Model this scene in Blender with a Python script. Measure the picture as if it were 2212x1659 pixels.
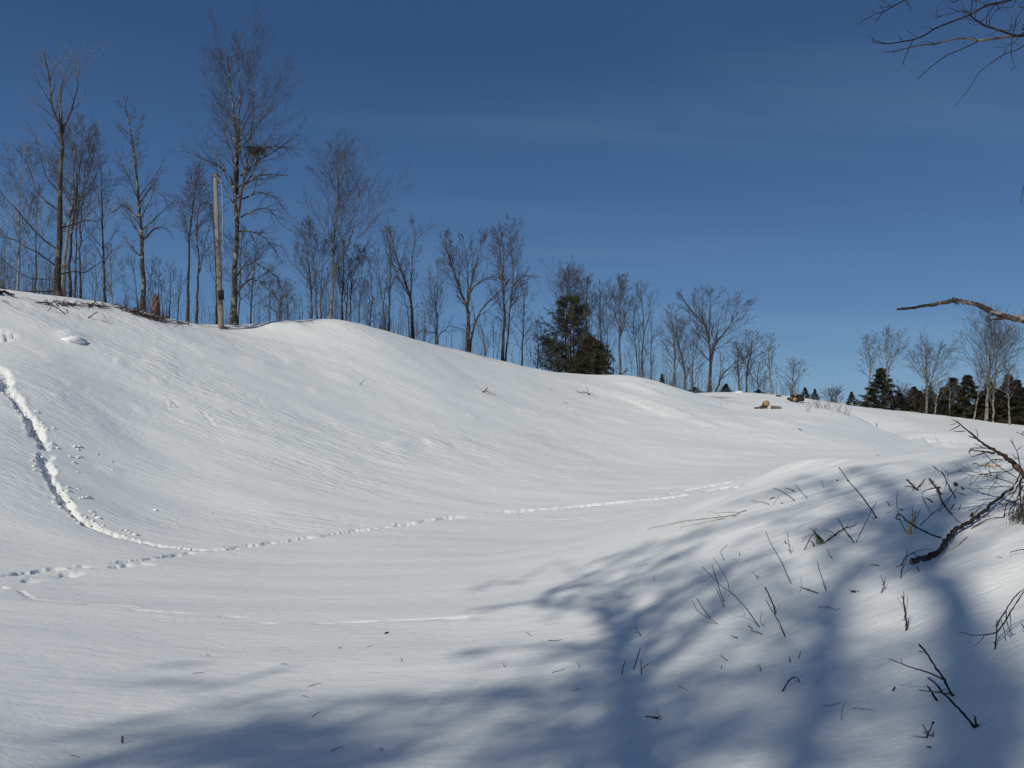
import bpy, math, random
import numpy as np
from mathutils import Vector, Matrix, Euler

for _o in list(bpy.data.objects):
    bpy.data.objects.remove(_o, do_unlink=True)
SC = bpy.context.scene
COL = SC.collection
R = math.radians

# ---------------------------------------------------------------- camera
FPX = 1659.0            # focal length and picture size in the units all measured points use
PW, PH = 2212.0, 1659.0
PITCH = math.atan(100.0 / FPX)
cam_d = bpy.data.cameras.new('camera')
cam_d.sensor_width = 36.0
cam_d.lens = 36.0 * FPX / PW
cam_d.clip_start = 0.05
cam_d.clip_end = 3000.0
cam = bpy.data.objects.new('camera', cam_d)
COL.objects.link(cam)
cam.location = (0, 0, 0)
cam.rotation_euler = (math.pi / 2 + PITCH, 0, 0)
SC.camera = cam

# ---------------------------------------------------------------- sun and sky
SUN_AZ = R(34.0)        # the light travels towards this azimuth (clockwise from +Y)
SUN_EL = R(38.0)
SUN_V = Vector((-math.sin(SUN_AZ) * math.cos(SUN_EL), -math.cos(SUN_AZ) * math.cos(SUN_EL), math.sin(SUN_EL)))
sun_d = bpy.data.lights.new('sun', 'SUN')
sun_d.energy = 2.94
sun_d.angle = R(0.53)
sun_d.color = (1.0, 0.970, 0.87)
sun = bpy.data.objects.new('sun', sun_d)
COL.objects.link(sun)
sun.rotation_euler = SUN_V.to_track_quat('Z', 'Y').to_euler()

world = bpy.data.worlds.new('World')
SC.world = world
world.use_nodes = True
wt = world.node_tree
wt.nodes.clear()
w_out = wt.nodes.new('ShaderNodeOutputWorld')
w_bg = wt.nodes.new('ShaderNodeBackground')
w_sky = wt.nodes.new('ShaderNodeTexSky')
w_sky.sky_type = 'NISHITA'
w_sky.sun_disc = False
w_sky.sun_elevation = SUN_EL
w_sky.sun_rotation = SUN_AZ + math.pi
w_sky.altitude = 600
w_sky.air_density = 1.0
w_sky.dust_density = 0.15
w_sky.ozone_density = 2.2
w_bg.inputs['Strength'].default_value = 0.075
# thin cirrus streaks
w_tc = wt.nodes.new('ShaderNodeTexCoord')
w_sep = wt.nodes.new('ShaderNodeSeparateXYZ')
wt.links.new(w_tc.outputs['Generated'], w_sep.inputs[0])
def wmath(op, a, b=None, clamp=False):
    n = wt.nodes.new('ShaderNodeMath'); n.operation = op; n.use_clamp = clamp
    for i, v in enumerate((a, b)):
        if v is None: continue
        if isinstance(v, (int, float)): n.inputs[i].default_value = v
        else: wt.links.new(v, n.inputs[i])
    return n.outputs[0]
zc = wmath('MAXIMUM', w_sep.outputs['Z'], 0.0)
den = wmath('ADD', zc, 0.12)
px_ = wmath('DIVIDE', w_sep.outputs['X'], den)
py_ = wmath('DIVIDE', w_sep.outputs['Y'], den)
w_cmb = wt.nodes.new('ShaderNodeCombineXYZ')
wt.links.new(px_, w_cmb.inputs[0]); wt.links.new(py_, w_cmb.inputs[1])
w_map = wt.nodes.new('ShaderNodeMapping')
w_map.inputs['Rotation'].default_value = (0, 0, R(14))
w_map.inputs['Scale'].default_value = (0.16, 1.0, 1)
wt.links.new(w_cmb.outputs[0], w_map.inputs[0])
w_n1 = wt.nodes.new('ShaderNodeTexNoise')
w_n1.inputs['Scale'].default_value = 1.1
w_n1.inputs['Detail'].default_value = 6
w_n1.inputs['Roughness'].default_value = 0.55
w_n1.inputs['Distortion'].default_value = 0.35
wt.links.new(w_map.outputs[0], w_n1.inputs['Vector'])
w_r = wt.nodes.new('ShaderNodeMapRange')
w_r.interpolation_type = 'SMOOTHSTEP'
w_r.inputs['From Min'].default_value = 0.47
w_r.inputs['From Max'].default_value = 0.80
w_r.inputs['To Max'].default_value = 0.21
wt.links.new(w_n1.outputs['Fac'], w_r.inputs['Value'])
w_mix = wt.nodes.new('ShaderNodeMixRGB')
w_mix.blend_type = 'MIX'
w_mix.inputs['Color2'].default_value = (3.4, 5.5, 7.2, 1)
w_hs = wt.nodes.new('ShaderNodeMixRGB')       # the sky texture, deepened towards the cold clear blue of the day
w_hs.inputs['Fac'].default_value = 0.86
w_rmp = wt.nodes.new('ShaderNodeValToRGB')
_e = w_rmp.color_ramp.elements
_e[0].position = 0.0; _e[0].color = (.150, .300, .485, 1)
_e[1].position = 1.0; _e[1].color = (.020, .050, .130, 1)
for _p, _c in ((.06, (.135, .285, .480, 1)), (.14, (.082, .200, .400, 1)), (.26, (.050, .128, .295, 1)), (.44, (.0265, .077, .195, 1))):
    _n = w_rmp.color_ramp.elements.new(_p); _n.color = _c
w_sc = wt.nodes.new('ShaderNodeVectorMath'); w_sc.operation = 'SCALE'; w_sc.inputs['Scale'].default_value = 1 / 0.075
wt.links.new(zc, w_rmp.inputs[0])
wt.links.new(w_rmp.outputs[0], w_sc.inputs[0])
wt.links.new(w_sky.outputs[0], w_hs.inputs['Color1'])
wt.links.new(w_sc.outputs[0], w_hs.inputs['Color2'])
wt.links.new(w_r.outputs[0], w_mix.inputs['Fac'])
wt.links.new(w_hs.outputs[0], w_mix.inputs['Color1'])
wt.links.new(w_mix.outputs[0], w_bg.inputs['Color'])
wt.links.new(w_bg.outputs[0], w_out.inputs['Surface'])

SC.view_settings.view_transform = 'Standard'
SC.view_settings.look = 'None'
SC.view_settings.gamma = 1.0
SC.view_settings.use_curve_mapping = False
SC.view_settings.exposure = 0.0
SC.cycles.max_bounces = 6
SC.cycles.diffuse_bounces = 4
SC.cycles.transparent_max_bounces = 4
# ---------------------------------------------------------------- numeric helpers
CP, SP = math.cos(PITCH), math.sin(PITCH)
def ray(x, y):
    """view direction through a measured point; z up, y forward"""
    dx = (x - PW / 2) / FPX; dz = -(y - PH / 2) / FPX
    return np.array([dx, CP - dz * SP, SP + dz * CP])
def at(x, y, D):
    """the point at horizontal range D along the sight line through (x, y)"""
    r = ray(x, y)
    return r * (D / math.hypot(r[0], r[1]))

def fade(t): return t * t * t * (t * (t * 6 - 15) + 10)
def perlin(x, y, seed=0):
    rs = np.random.RandomState(seed)
    perm = rs.permutation(512).astype(np.int32)
    ang = rs.rand(512) * 2 * np.pi
    gx, gy = np.cos(ang), np.sin(ang)
    xi = np.floor(x).astype(np.int64); yi = np.floor(y).astype(np.int64)
    xf = x - xi; yf = y - yi
    def g(ix, iy, fx, fy):
        h = perm[(perm[ix & 511] + iy) & 511]
        return gx[h] * fx + gy[h] * fy
    u, v = fade(xf), fade(yf)
    a = g(xi, yi, xf, yf); b = g(xi + 1, yi, xf - 1, yf)
    c = g(xi, yi + 1, xf, yf - 1); d = g(xi + 1, yi + 1, xf - 1, yf - 1)
    return ((a + u * (b - a)) + v * ((c + u * (d - c)) - (a + u * (b - a)))) * 1.5
def sstep(a, b, x):
    t = np.clip((x - a) / (b - a), 0, 1); return t * t * (3 - 2 * t)

# ---------------------------------------------------------------- snow terrain
# measured points: picture x, y and horizontal range; the surface is a smooth sheet through them
CTRL = [
 # under and round the viewer
 (-300,1659,4.3),(0,1659,4.4),(500,1659,4.1),(1106,1659,3.9),(1700,1659,3.4),(2212,1659,3.05),(2500,1659,2.9),
 (-300,1500,6.1),(0,1500,5.9),(600,1500,5.6),(1106,1500,5.2),(1500,1500,4.6),(1900,1500,4.1),(2212,1500,3.7),(2500,1500,3.5),
 (-300,1350,8.8),(0,1350,8.6),(600,1350,8.2),(1106,1350,7.4),(1400,1350,6.6),(1700,1350,5.7),(2000,1350,4.9),(2212,1350,4.5),(2500,1350,4.2),
 (-300,1250,12.0),(0,1250,11.8),(500,1250,11.6),(900,1250,11.0),(1150,1250,10.2),(1400,1250,8.5),(1650,1250,6.9),(1900,1250,6.0),(2212,1250,5.3),(2500,1250,5.0),
 (1400,1180,10.6),(1650,1150,9.0),(1850,1130,8.0),(2050,1110,7.3),(2212,1100,6.8),(2500,1080,6.3),
 # crest of the near bank
 (1560,1100,11.3),(1640,1045,12.8),(1700,1014,13.4),(1800,998,13.4),(1900,989,13.0),(2000,981,12.6),(2100,975,12.2),(2212,972,12),(2500,960,11),
 # hollow behind it (out of sight)
 (1800,1030,19),(1900,1022,18),(2050,1008,17.5),(2212,1000,18),(2500,990,18),
 (1750,1008,26),(1900,1000,26),(2050,990,25),(2212,984,26),(2500,975,26),
 # valley floor
 (0,1180,14.2),(440,1185,14.8),(800,1180,15.0),(1106,1180,14.6),(1300,1150,15.5),
 (440,1120,17.6),(900,1120,19),(1200,1100,21.5),(1400,1075,23.5),(1560,1055,24.5),
 # left face
 (-300,1150,14.6),(-300,1000,17.6),(-300,850,21.5),(-300,720,27),
 (0,1080,16.4),(0,1000,18.2),(0,900,20.8),(0,800,23.6),(0,720,27.5),
 (250,1050,18.6),(280,930,22.4),(300,830,26),(300,740,30),
 (520,1050,20),(540,950,23.5),(560,850,28),(560,770,33),
 (740,1060,21),(760,980,24.5),(770,890,29.5),(760,800,35),
 (1000,1050,23.5),(1020,980,28),(1030,900,34),(1020,830,40),
 (1230,1020,28),(1240,960,34),(1250,900,41),(1240,850,48),
 (1400,1010,31.5),(1420,950,38),(1430,890,48),(1420,850,55),
 (1600,1005,33),(1600,960,40),(1600,907,48),(1580,885,58),
 (1740,985,37),(1760,940,45),(1760,908,54),(1880,955,45),(1960,970,46),(2060,984,40),
 # crest of the big drift hill
 (-300,600,30),(0,633,32),(120,645,33),(280,669,34.5),(400,696,37),(500,712,38.5),(570,703,40),(660,697,41),(740,695,41.5),(820,711,44),
 (900,735,46.5),(1010,762,49.5),(1120,789,52.5),(1230,809,55.5),(1300,815,58),(1360,811,60),(1420,823,61),(1480,843,62),
 (1560,864,65),(1640,883,66.5),(1700,888,66.5),(1760,884,66.5),(1820,889,65.5),(1880,913,63.5),(1960,947,59),(2040,969,54),(2120,983,48),
 (1640,900,70.5),(1760,906,71),(1880,936,68),(1960,963,63),(2040,982,57.5),
 # beyond the crest
 (-300,650,40),(0,680,42),(280,712,46),(500,745,50),(740,735,55),(1010,795,62),(1230,838,69),(1360,850,74),
 (-300,700,60),(0,730,62),(280,760,66),(500,780,70),(740,790,75),(1010,835,82),(1230,865,90),(1360,865,92),
 # far open field
 (1480,862,84),(1560,868,80),(1640,879,77),(1700,879,77),(1820,884,77),(1900,908,74),(2000,936,67),(2120,962,58),(2212,966,52),(2500,962,50),
 (1640,868,88),(1760,876,86),(1900,897,84),(2050,918,82),(2212,943,72),(2500,950,70),
 (1400,858,110),(1500,849,106),(1600,848,104),(1700,855,102),(1840,876,102),(2000,893,102),(2212,921,102),(2500,935,100),
 (1400,890,150),(1600,885,150),(1840,905,150),(2212,945,150),(2500,950,150),(0,800,120),(740,840,130),(1010,870,130),
 (-300,820,250),(740,880,250),(1600,910,260),(2212,945,260),(2500,945,260),
]
_pts = [at(*c) for c in CTRL]
# ground round the viewer's feet, from every side
for a in (-150, -110, -75, -40, 0, 40, 75, 110, 150):
    for d, zb in ((0.7, -1.56), (2.0, -1.62)):
        side = math.sin(R(a))
        _pts.append(np.array([d * math.sin(R(a)), d * math.cos(R(a)), zb + side * 0.22 * d * (1 if side > 0 else 0.45)]))
_pts = np.array(_pts)
def _uv(P):
    return np.stack([np.arctan2(P[..., 0], P[..., 1]), 0.9 * np.log(np.hypot(P[..., 0], P[..., 1]))], -1)
def _tps_k(d2):
    return np.where(d2 > 1e-14, d2 * np.log(np.maximum(d2, 1e-14)), 0.0)
_sel = np.abs(np.arctan2(_pts[:, 0], _pts[:, 1])) < R(60)
_c = _uv(_pts[_sel]); _z = _pts[_sel][:, 2]
_sc = np.hypot(_pts[_sel][:, 0], _pts[_sel][:, 1])
_n = len(_c)
_A = _tps_k(((_c[:, None] - _c[None]) ** 2).sum(-1)) + np.diag(2e-4 * np.ones(_n))
_P = np.concatenate([np.ones((_n, 1)), _c], 1)
_M = np.block([[_A, _P], [_P.T, np.zeros((3, 3))]])
_w = np.linalg.solve(_M, np.concatenate([_z / _sc, np.zeros(3)]))   # fit z / range
def base_h(az, D):
    """smooth height for azimuths within the view; beyond +-46 degrees it holds and eases to a plain"""
    a = np.clip(az, -R(46), R(46)); v = 0.9 * np.log(np.clip(D, 0.7, 260))
    out = _w[-3] + _w[-2] * a + _w[-1] * v
    for i in range(_n):
        out = out + _w[i] * _tps_k((a - _c[i, 0]) ** 2 + (v - _c[i, 1]) ** 2)
    z = out * np.clip(D, 0.7, 260)
    t = sstep(R(46), R(110), np.abs(az))
    back = -1.6 - 0.02 * np.clip(D, 0, 60) + 0.05 * np.sin(D * 0.4)
    z = z * (1 - t) + back * t
    t0 = sstep(1.6, 0.6, D)
    return z * (1 - t0) + (-1.58) * t0
# ---- grid of the sheet: dense where the picture looks, coarse elsewhere
def _azs():
    dense = np.arange(-37.0, 37.0001, 0.095)
    l, st, a = [], 0.09, -37.5
    while a > -178:
        a -= st; st = min(st * 1.16, 6.0); l.append(a)
    l = [v for v in l if v > -179]
    left = np.array(l[::-1]); right = -left[::-1]
    return R(1) * np.concatenate([[-180.0], left, dense, right, [180.0]])
def _rings():
    out, d = [0.25], 0.25
    while d < 420:
        if d < 2.2: s = .05
        elif d < 8: s = .012
        elif d < 11: s = .0048
        elif d < 27: s = .0042
        elif d < 64: s = .0075
        elif d < 112: s = .012
        else: s = .06
        d *= 1 + s; out.append(d)
    return np.array(out)
AZ = _azs(); RG = _rings()
GA, GD = np.meshgrid(AZ, RG, indexing='ij')
GX, GY = GD * np.sin(GA), GD * np.cos(GA)
# the smooth sheet is slow to evaluate everywhere: do it on a coarser grid, then interpolate
def _coarse():
    a2 = np.unique(np.concatenate([AZ[::6], [AZ[-1]]])); d2 = np.unique(np.concatenate([RG[::3], [RG[-1]]]))
    A2, D2 = np.meshgrid(a2, d2, indexing='ij')
    Z2 = base_h(A2, D2)
    Z1 = np.stack([np.interp(RG, d2, Z2[i]) for i in range(len(a2))])
    k = np.clip(np.searchsorted(a2, AZ) - 1, 0, len(a2) - 2)
    t = ((AZ - a2[k]) / (a2[k + 1] - a2[k]))[:, None]
    return Z1[k] * (1 - t) + Z1[k + 1] * t
GZ = _coarse()
GB = GZ.copy()

def col_at(Z, az):
    k = int(np.clip(np.searchsorted(AZ, az) - 1, 0, len(AZ) - 2))
    t = (az - AZ[k]) / (AZ[k + 1] - AZ[k])
    return Z[k] * (1 - t) + Z[k + 1] * t
def hit(x, y, lift=0.0, dmin=1.4):
    """where the sight line through a measured point meets the snow"""
    r = ray(x, y); az = math.atan2(r[0], r[1]); el = r[2] / math.hypot(r[0], r[1])
    c = col_at(GZ, az) + lift
    m = (c / RG >= el) & (RG > dmin)
    if not m.any():
        k = len(RG) - 40
    else:
        k = int(np.argmax(m))
    d0, d1 = RG[k - 1], RG[k]
    e0, e1 = c[k - 1] / d0 - el, c[k] / d1 - el
    t = 0.0 if e1 == e0 else np.clip(-e0 / (e1 - e0), 0, 1)
    d = d0 + (d1 - d0) * t
    return Vector((d * math.sin(az), d * math.cos(az), float(c[k - 1] + (c[k] - c[k - 1]) * t)))
def ground(x, y):
    az = math.atan2(x, y); d = math.hypot(x, y)
    return float(np.interp(d, RG, col_at(GZ, az)))

# ---- wind work: long low waves and sharp little ridges lying roughly along x
def _rel():
    wx = GX + 0.55 * perlin(GX * .25, GY * .25, 3) ; wy = GY + 0.30 * perlin(GX * .3, GY * .3, 4)
    # slowly drifting wind direction
    far = sstep(14, 30, GD)
    near = 1 - sstep(9, 16, GD)
    amp = 0.35 + 0.65 * sstep(-.35, .5, perlin(GX * .11 + 7, GY * .16, 5))
    broad = 0.035 * perlin(GX * .45, GY * .9, 6) + 0.06 * far * perlin(GX * .16, GY * .3, 7)
    c, s = math.cos(R(-7)), math.sin(R(-7))
    ux, uy = wx * c - wy * s, wx * s + wy * c
    w1 = perlin(ux * .55, uy * 2.4, 8)
    w2 = perlin(ux * 1.3, uy * 4.6, 9)
    w3 = perlin(ux * 2.2, uy * 12.0, 10)
    r1 = 1 - np.abs(perlin(ux * .33 + 4, uy * 1.5, 11)) * 2.2
    r1 = np.clip(r1, 0, 1) ** 3
    hillside = sstep(16, 24, GD) * (1 - sstep(64, 75, GD))
    z = broad
    z = z + (0.0015 * near + 0.0035 + 0.011 * hillside) * amp * w1
    z = z + (0.0018 + 0.012 * hillside * amp) * w2 * (1 - sstep(60, 90, GD))
    z = z + 0.009 * hillside * amp * w3 * (1 - sstep(34, 50, GD))
    z = z + 0.020 * hillside * amp * r1 * sstep(-.05, .35, perlin(GX * .2, GY * .2 + 3, 12))
    # the near bank is combed into longer, deeper flutes
    bank = sstep(.12, .35, GA) * sstep(5.0, 7.5, GD) * (1 - sstep(15, 17, GD))
    c, s = math.cos(R(4)), math.sin(R(4))
    bx, by = wx * c - wy * s, wx * s + wy * c
    z = z + bank * (0.020 * perlin(bx * .7, by * 2.1, 13) + 0.010 * perlin(bx * 1.3, by * 5.0, 14))
    # soft lumps under the viewer's slope
    lump = sstep(.1, .35, GA) * (1 - sstep(7, 9, GD)) * sstep(1.5, 2.5, GD)
    z = z + lump * (0.045 * perlin(GX * .9, GY * .9, 15) + 0.015 * perlin(GX * 2.3, GY * 3.2, 16))
    z = z + 0.0009 * (1 - sstep(8, 14, GD)) * perlin(ux * 5, uy * 17, 17)
    # far field: soft furrows
    ff = sstep(62, 72, GD) * (1 - sstep(140, 200, GD))
    z = z + ff * (0.10 * perlin(GX * .06, GY * .20, 18) + 0.03 * perlin(GX * .25, GY * .9, 19))
    # a churned patch of crust on the left face
    return z * sstep(1.0, 2.0, GD)
GZ = GZ + _rel()

def along(poly):
    """distance to a ground polyline and position along it, for vertices near it; returns mask, signed offset, s, total"""
    P = np.array([[p[0], p[1]] for p in poly])
    pad = 1.6
    m = (GX > P[:, 0].min() - pad) & (GX < P[:, 0].max() + pad) & (GY > P[:, 1].min() - pad) & (GY < P[:, 1].max() + pad)
    m &= np.abs(GA) < R(44)
    idx = np.nonzero(m)
    x, y = GX[idx], GY[idx]
    best = np.full(len(x), 1e9); off = np.zeros(len(x)); sv = np.zeros(len(x)); acc = 0.0
    for a, b in zip(P[:-1], P[1:]):
        d = b - a; L = math.hypot(*d); t = d / L; n = np.array([t[1], -t[0]])
        u = (x - a[0]) * t[0] + (y - a[1]) * t[1]; uc = np.clip(u, 0, L)
        dd = np.hypot(x - a[0] - t[0] * uc, y - a[1] - t[1] * uc)
        sg = (x - a[0]) * n[0] + (y - a[1]) * n[1]
        k = dd < best
        best[k] = dd[k]; off[k] = (dd * np.sign(sg))[k]; sv[k] = acc + uc[k]
        acc += L
    keep = best < pad
    return (idx[0][keep], idx[1][keep]), off[keep], sv[keep], acc
def smooth_poly(pts, n=6):
    P = np.array(pts, float); out = []
    for i in range(len(P) - 1):
        p0 = P[max(i - 1, 0)]; p1 = P[i]; p2 = P[i + 1]; p3 = P[min(i + 2, len(P) - 1)]
        for k in range(n):
            t = k / n
            out.append(.5 * ((2 * p1) + (-p0 + p2) * t + (2 * p0 - 5 * p1 + 4 * p2 - p3) * t * t + (-p0 + 3 * p1 - 3 * p2 + p3) * t ** 3))
    out.append(P[-1]); return out
def gpoly(pix, n=5):
    return [hit(*q) for q in smooth_poly(pix, n)]

def trench(pix, w, depth, seed, rough=.5, rim=.03, fill=None, w2=None):
    global GZ
    idx, off, s, tot = along(gpoly(pix))
    t = s / tot
    ww = w * (1 - t) + (w2 or w) * t
    e = 1 + rough * perlin(s * 2.6 + seed * 9, np.sign(off) * 3.0 + 5.5, seed) + .5 * rough * perlin(s * 8.0, np.sign(off) * 3 + .5, seed + 1) + .3 * rough * perlin(s * 22.0, np.sign(off) * 3 + 1.5, seed + 6)
    q = np.abs(off) / (ww * np.clip(e, .25, 2.2))
    dep = depth * (.75 + .55 * perlin(s * 2.0, off * 1.0 + 2, seed + 2) + .45 * perlin(s * 7, off * 7, seed + 3))
    if fill is not None:
        dep = dep * sstep(fill[0], fill[1], perlin(s * fill[2], s * 0 + .5, seed + 4))
    prof = 1 - sstep(.70, 1.0, q)
    ends = sstep(0, .25, s) * sstep(0, .25, tot - s)
    z = -np.clip(dep, 0, None) * prof * ends
    r = np.exp(-((q - 1.22) / .25) ** 2) * rim * np.clip(.1 + 1.6 * perlin(s * 6, off * 6, seed + 5), 0, 2)
    GZ[idx] += z + r * ends
def drift(pix, height, wl, wr, seed, soft=False):
    """a wind-cut ridge: steep on the left flank of its line, long and easy on the right"""
    global GZ
    idx, off, s, tot = along(gpoly(pix))
    q = np.where(off < 0, off / wl, off / wr)
    prof = np.where(off < 0, 1 - sstep(0, 1, -q), (1 - sstep(0, 1, q)))
    h = height * (1 + .3 * perlin(s * 1.2, s * 0, seed)) * sstep(0, .4 * tot, s) * sstep(0, .45 * tot, tot - s)
    GZ[idx] += h * prof
def divot(x, y, w, l, depth, ang=0.0, rim=.0):
    """one print in the crust, its long side across the picture"""
    global GZ
    p = hit(x, y)
    az = math.atan2(p.x, p.y); d = math.hypot(p.x, p.y)
    i0, i1 = np.searchsorted(AZ, [az - 1.2 * l / d, az + 1.2 * l / d]); j0, j1 = np.searchsorted(RG, [d - 4 * w - .1, d + 4 * w + .1])
    sl = (slice(i0, i1), slice(j0, j1))
    c, s = math.cos(ang), math.sin(ang)
    X = GX[sl] - p.x; Y = GY[sl] - p.y
    u, v = (X * c + Y * s) / (l * .5), (-X * s + Y * c) / w
    q = np.hypot(u, v)
    GZ[sl] += -depth * (1 - sstep(.15, 1.0, q)) + rim * depth * np.exp(-((q - 1.2) / .2) ** 2)

# long swells at the bank edge and the wind lips seen on the drift hill
drift([(1560,1072),(1640,1040),(1700,1015),(1760,1003),(1830,996),(1900,990)], .10, .20, 1.0, 21)
drift([(1400,1125),(1500,1092),(1600,1066),(1660,1050)], .05, .18, .6, 22)
drift([(1480,1160),(1560,1130),(1640,1108)], .04, .12, .5, 23)
for i, (pl, h, a, b) in enumerate([
    ([(1290,832),(1330,846),(1380,862),(1440,884),(1490,902),(1540,918)], .26, .9, 2.6),
    ([(1330,818),(1370,832),(1420,850),(1470,866)], .22, .7, 2.0),
    ([(1895,930),(1940,944),(1990,960),(2040,974)], .45, .5, 1.6), ([(2010,962),(2060,966),(2120,968)], .3, .5, 1.2),
    ([(540,704),(600,700),(660,696)], .16, .8, 2.0),
    ([(700,800),(760,812),(820,824)], .07, .3, 1.0),
    ([(500,770),(560,780),(620,800)], .08, .3, 1.2), ([(680,798),(740,812),(800,835)], .07, .25, 1.0),
    ([(1090,878),(1150,886),(1210,892)], .08, .3, 1.2), ([(1200,880),(1260,884),(1300,890)], .08, .25, .8),
    ([(1290,896),(1340,906),(1390,918)], .09, .3, 1.1), ([(300,770),(350,786),(400,800)], .07, .3, 1.0),
    ([(820,962),(880,958),(930,962)], .09, .4, .9), ([(900,948),(950,958),(990,968)], .11, .35, .9), ([(960,950),(1000,954),(1050,962)], .06, .3, .8),
    ([(1640,900),(1700,915),(1760,930)], .12, .4, 1.6), ([(1560,905),(1600,918),(1650,932)], .10, .3, 1.4),
    ([(1480,902),(1530,915),(1560,925)], .09, .3, 1.2), ([(1700,905),(1760,915),(1800,925)], .12, .4, 1.5),
    ([(120,728),(150,722),(200,728)], .12, .35, .6), ([(380,745),(450,752),(520,762)], .06, .3, 1.2),
    ([(60,760),(120,768),(170,782)], .05, .3, 1.0), ([(600,740),(660,752),(720,770)], .06, .25, 1.0),
    ([(480,700),(455,700),(430,699)], .12, .5, .8)]):
    drift(pl, h, a, b, 30 + i)

_rl = random.Random(19)
_cx = [0, 300, 500, 740, 900, 1120, 1360, 1500, 1640, 1800, 1960, 2100]; _cy = [640, 675, 715, 700, 738, 792, 815, 848, 885, 890, 948, 985]
for i in range(60):                                  # scattered little wind lips on the drift hill
    x = _rl.uniform(60, 1980); y0 = float(np.interp(x, _cx, _cy)) + 14; y1 = 1010 - .02 * x
    if y1 - y0 < 12: continue
    y = y0 + (y1 - y0) * _rl.random() ** 1.5; l = _rl.uniform(34, 95); sl = _rl.uniform(.14, .36)
    drift([(x, y), (x + l * .5, y + l * .5 * sl), (x + l, y + l * sl * 1.15)], _rl.uniform(.016, .042), _rl.uniform(.10, .22), _rl.uniform(.35, .9), 200 + i)
for i in range(14):                                  # and on the open field
    x = _rl.uniform(1560, 2200); y0 = float(np.interp(x, [1500, 1700, 1840, 2000, 2212], [850, 857, 880, 897, 925])) + 6; y1 = float(np.interp(x, [1500, 1760, 1900, 2040, 2212], [860, 876, 905, 955, 965]))
    y = _rl.uniform(y0, max(y0 + 1, y1)); l = _rl.uniform(20, 60)
    drift([(x, y), (x + l * .5, y + l * .06), (x + l, y + l * .14)], _rl.uniform(.08, .16), _rl.uniform(.3, .5), _rl.uniform(1.0, 2.0), 300 + i)

# boot track coming down the left side, the long trail across the hollow, and small animal prints
trench([(-60,742),(0,735),(22,728),(34,722)], .13, .14, 61, .7)
trench([(-40,712),(0,716),(30,722)], .12, .14, 62, .7)
trench([(-60,740),(-30,770),(2,808),(22,846),(48,886),(72,915),(84,940),(99,974)], .14, .15, 63, .85, .03, w2=.12)
trench([(58,905),(70,925),(84,950),(92,962)], .09, .14, 64, .9, .03)
trench([(97,978),(99,1000),(106,1024),(118,1050),(140,1080),(152,1102),(180,1130),(205,1142)], .12, .14, 65, .8, .03, w2=.09)
trench([(180,1128),(230,1150),(280,1166),(330,1177),(400,1186),(450,1189),(520,1185)], .10, .14, 66, .5, .02, w2=.08)
trench([(-30,1248),(30,1242),(90,1233),(150,1228),(210,1221),(270,1214),(330,1206),(400,1197),(460,1188)], .085, .09, 67, .8, .02, fill=(-.45,.0,1.4))
trench([(440,1190),(520,1181),(600,1171),(680,1160),(760,1148),(850,1137)], .10, .10, 68, .8, .02, fill=(-.5,-.1,1.2))
trench([(830,1139),(910,1127),(1000,1116),(1080,1108),(1160,1101)], .13, .10, 69, .8, .025, fill=(-.2,.1,.8))
trench([(1150,1102),(1230,1096),(1300,1090),(1380,1082),(1450,1074),(1520,1062),(1580,1052),(1610,1047)], .15, .13, 70, .4, .02, w2=.12)
trench([(1440,1068),(1500,1056),(1560,1045),(1595,1040)], .12, .08, 71, .4, .02)
trench([(40,1260),(90,1250),(150,1242),(220,1228),(280,1222),(350,1214),(400,1212)], .12, .05, 72, .9, .01, fill=(-.2,.2,1.6))
_rs = random.Random(5)
for (x, y) in [(3,1268),(12,1270),(45,1277),(50,1281),(56,1285),(64,1290)]:
    divot(x, y, .05, .12, .05)
for i in range(9):
    x = 82 + i * 37 + _rs.uniform(-5, 5); y = 1295 + (x - 82) * .085 + (4 if x > 300 else 0) + _rs.uniform(-1, 1)
    divot(x, y, .034, .30 + .1 * _rs.random(), .032)
for x, y in [(504,1333),(575,1346),(705,1347),(755,1345),(790,1343),(850,1341),(895,1339),(940,1336),(985,1334)]:
    divot(x, y, .034, .34 + .1 * _rs.random(), .034)
for x in range(1022, 1075, 16):
    divot(x, 1332.5, .032, .3, .034)
# furrows on the open field and the scuffed crust on the face
trench([(2060,903),(2120,912),(2180,921),(2260,932)], .35, .25, 73, .2, .06)
for i in range(130):
    t = _rs.random(); x = 250 + 330 * t + _rs.gauss(0, 45); y = 830 + 60 * t + _rs.gauss(0, 28)
    if y < 780: continue
    divot(x, y, _rs.uniform(.03, .07), _rs.uniform(.1, .4), _rs.uniform(.006, .022), _rs.uniform(-.5, .2))
for x, y in [(440,892),(450,905),(458,915),(360,872),(375,868)]:
    divot(x, y, .10, .4, .035, -.6)

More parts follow.
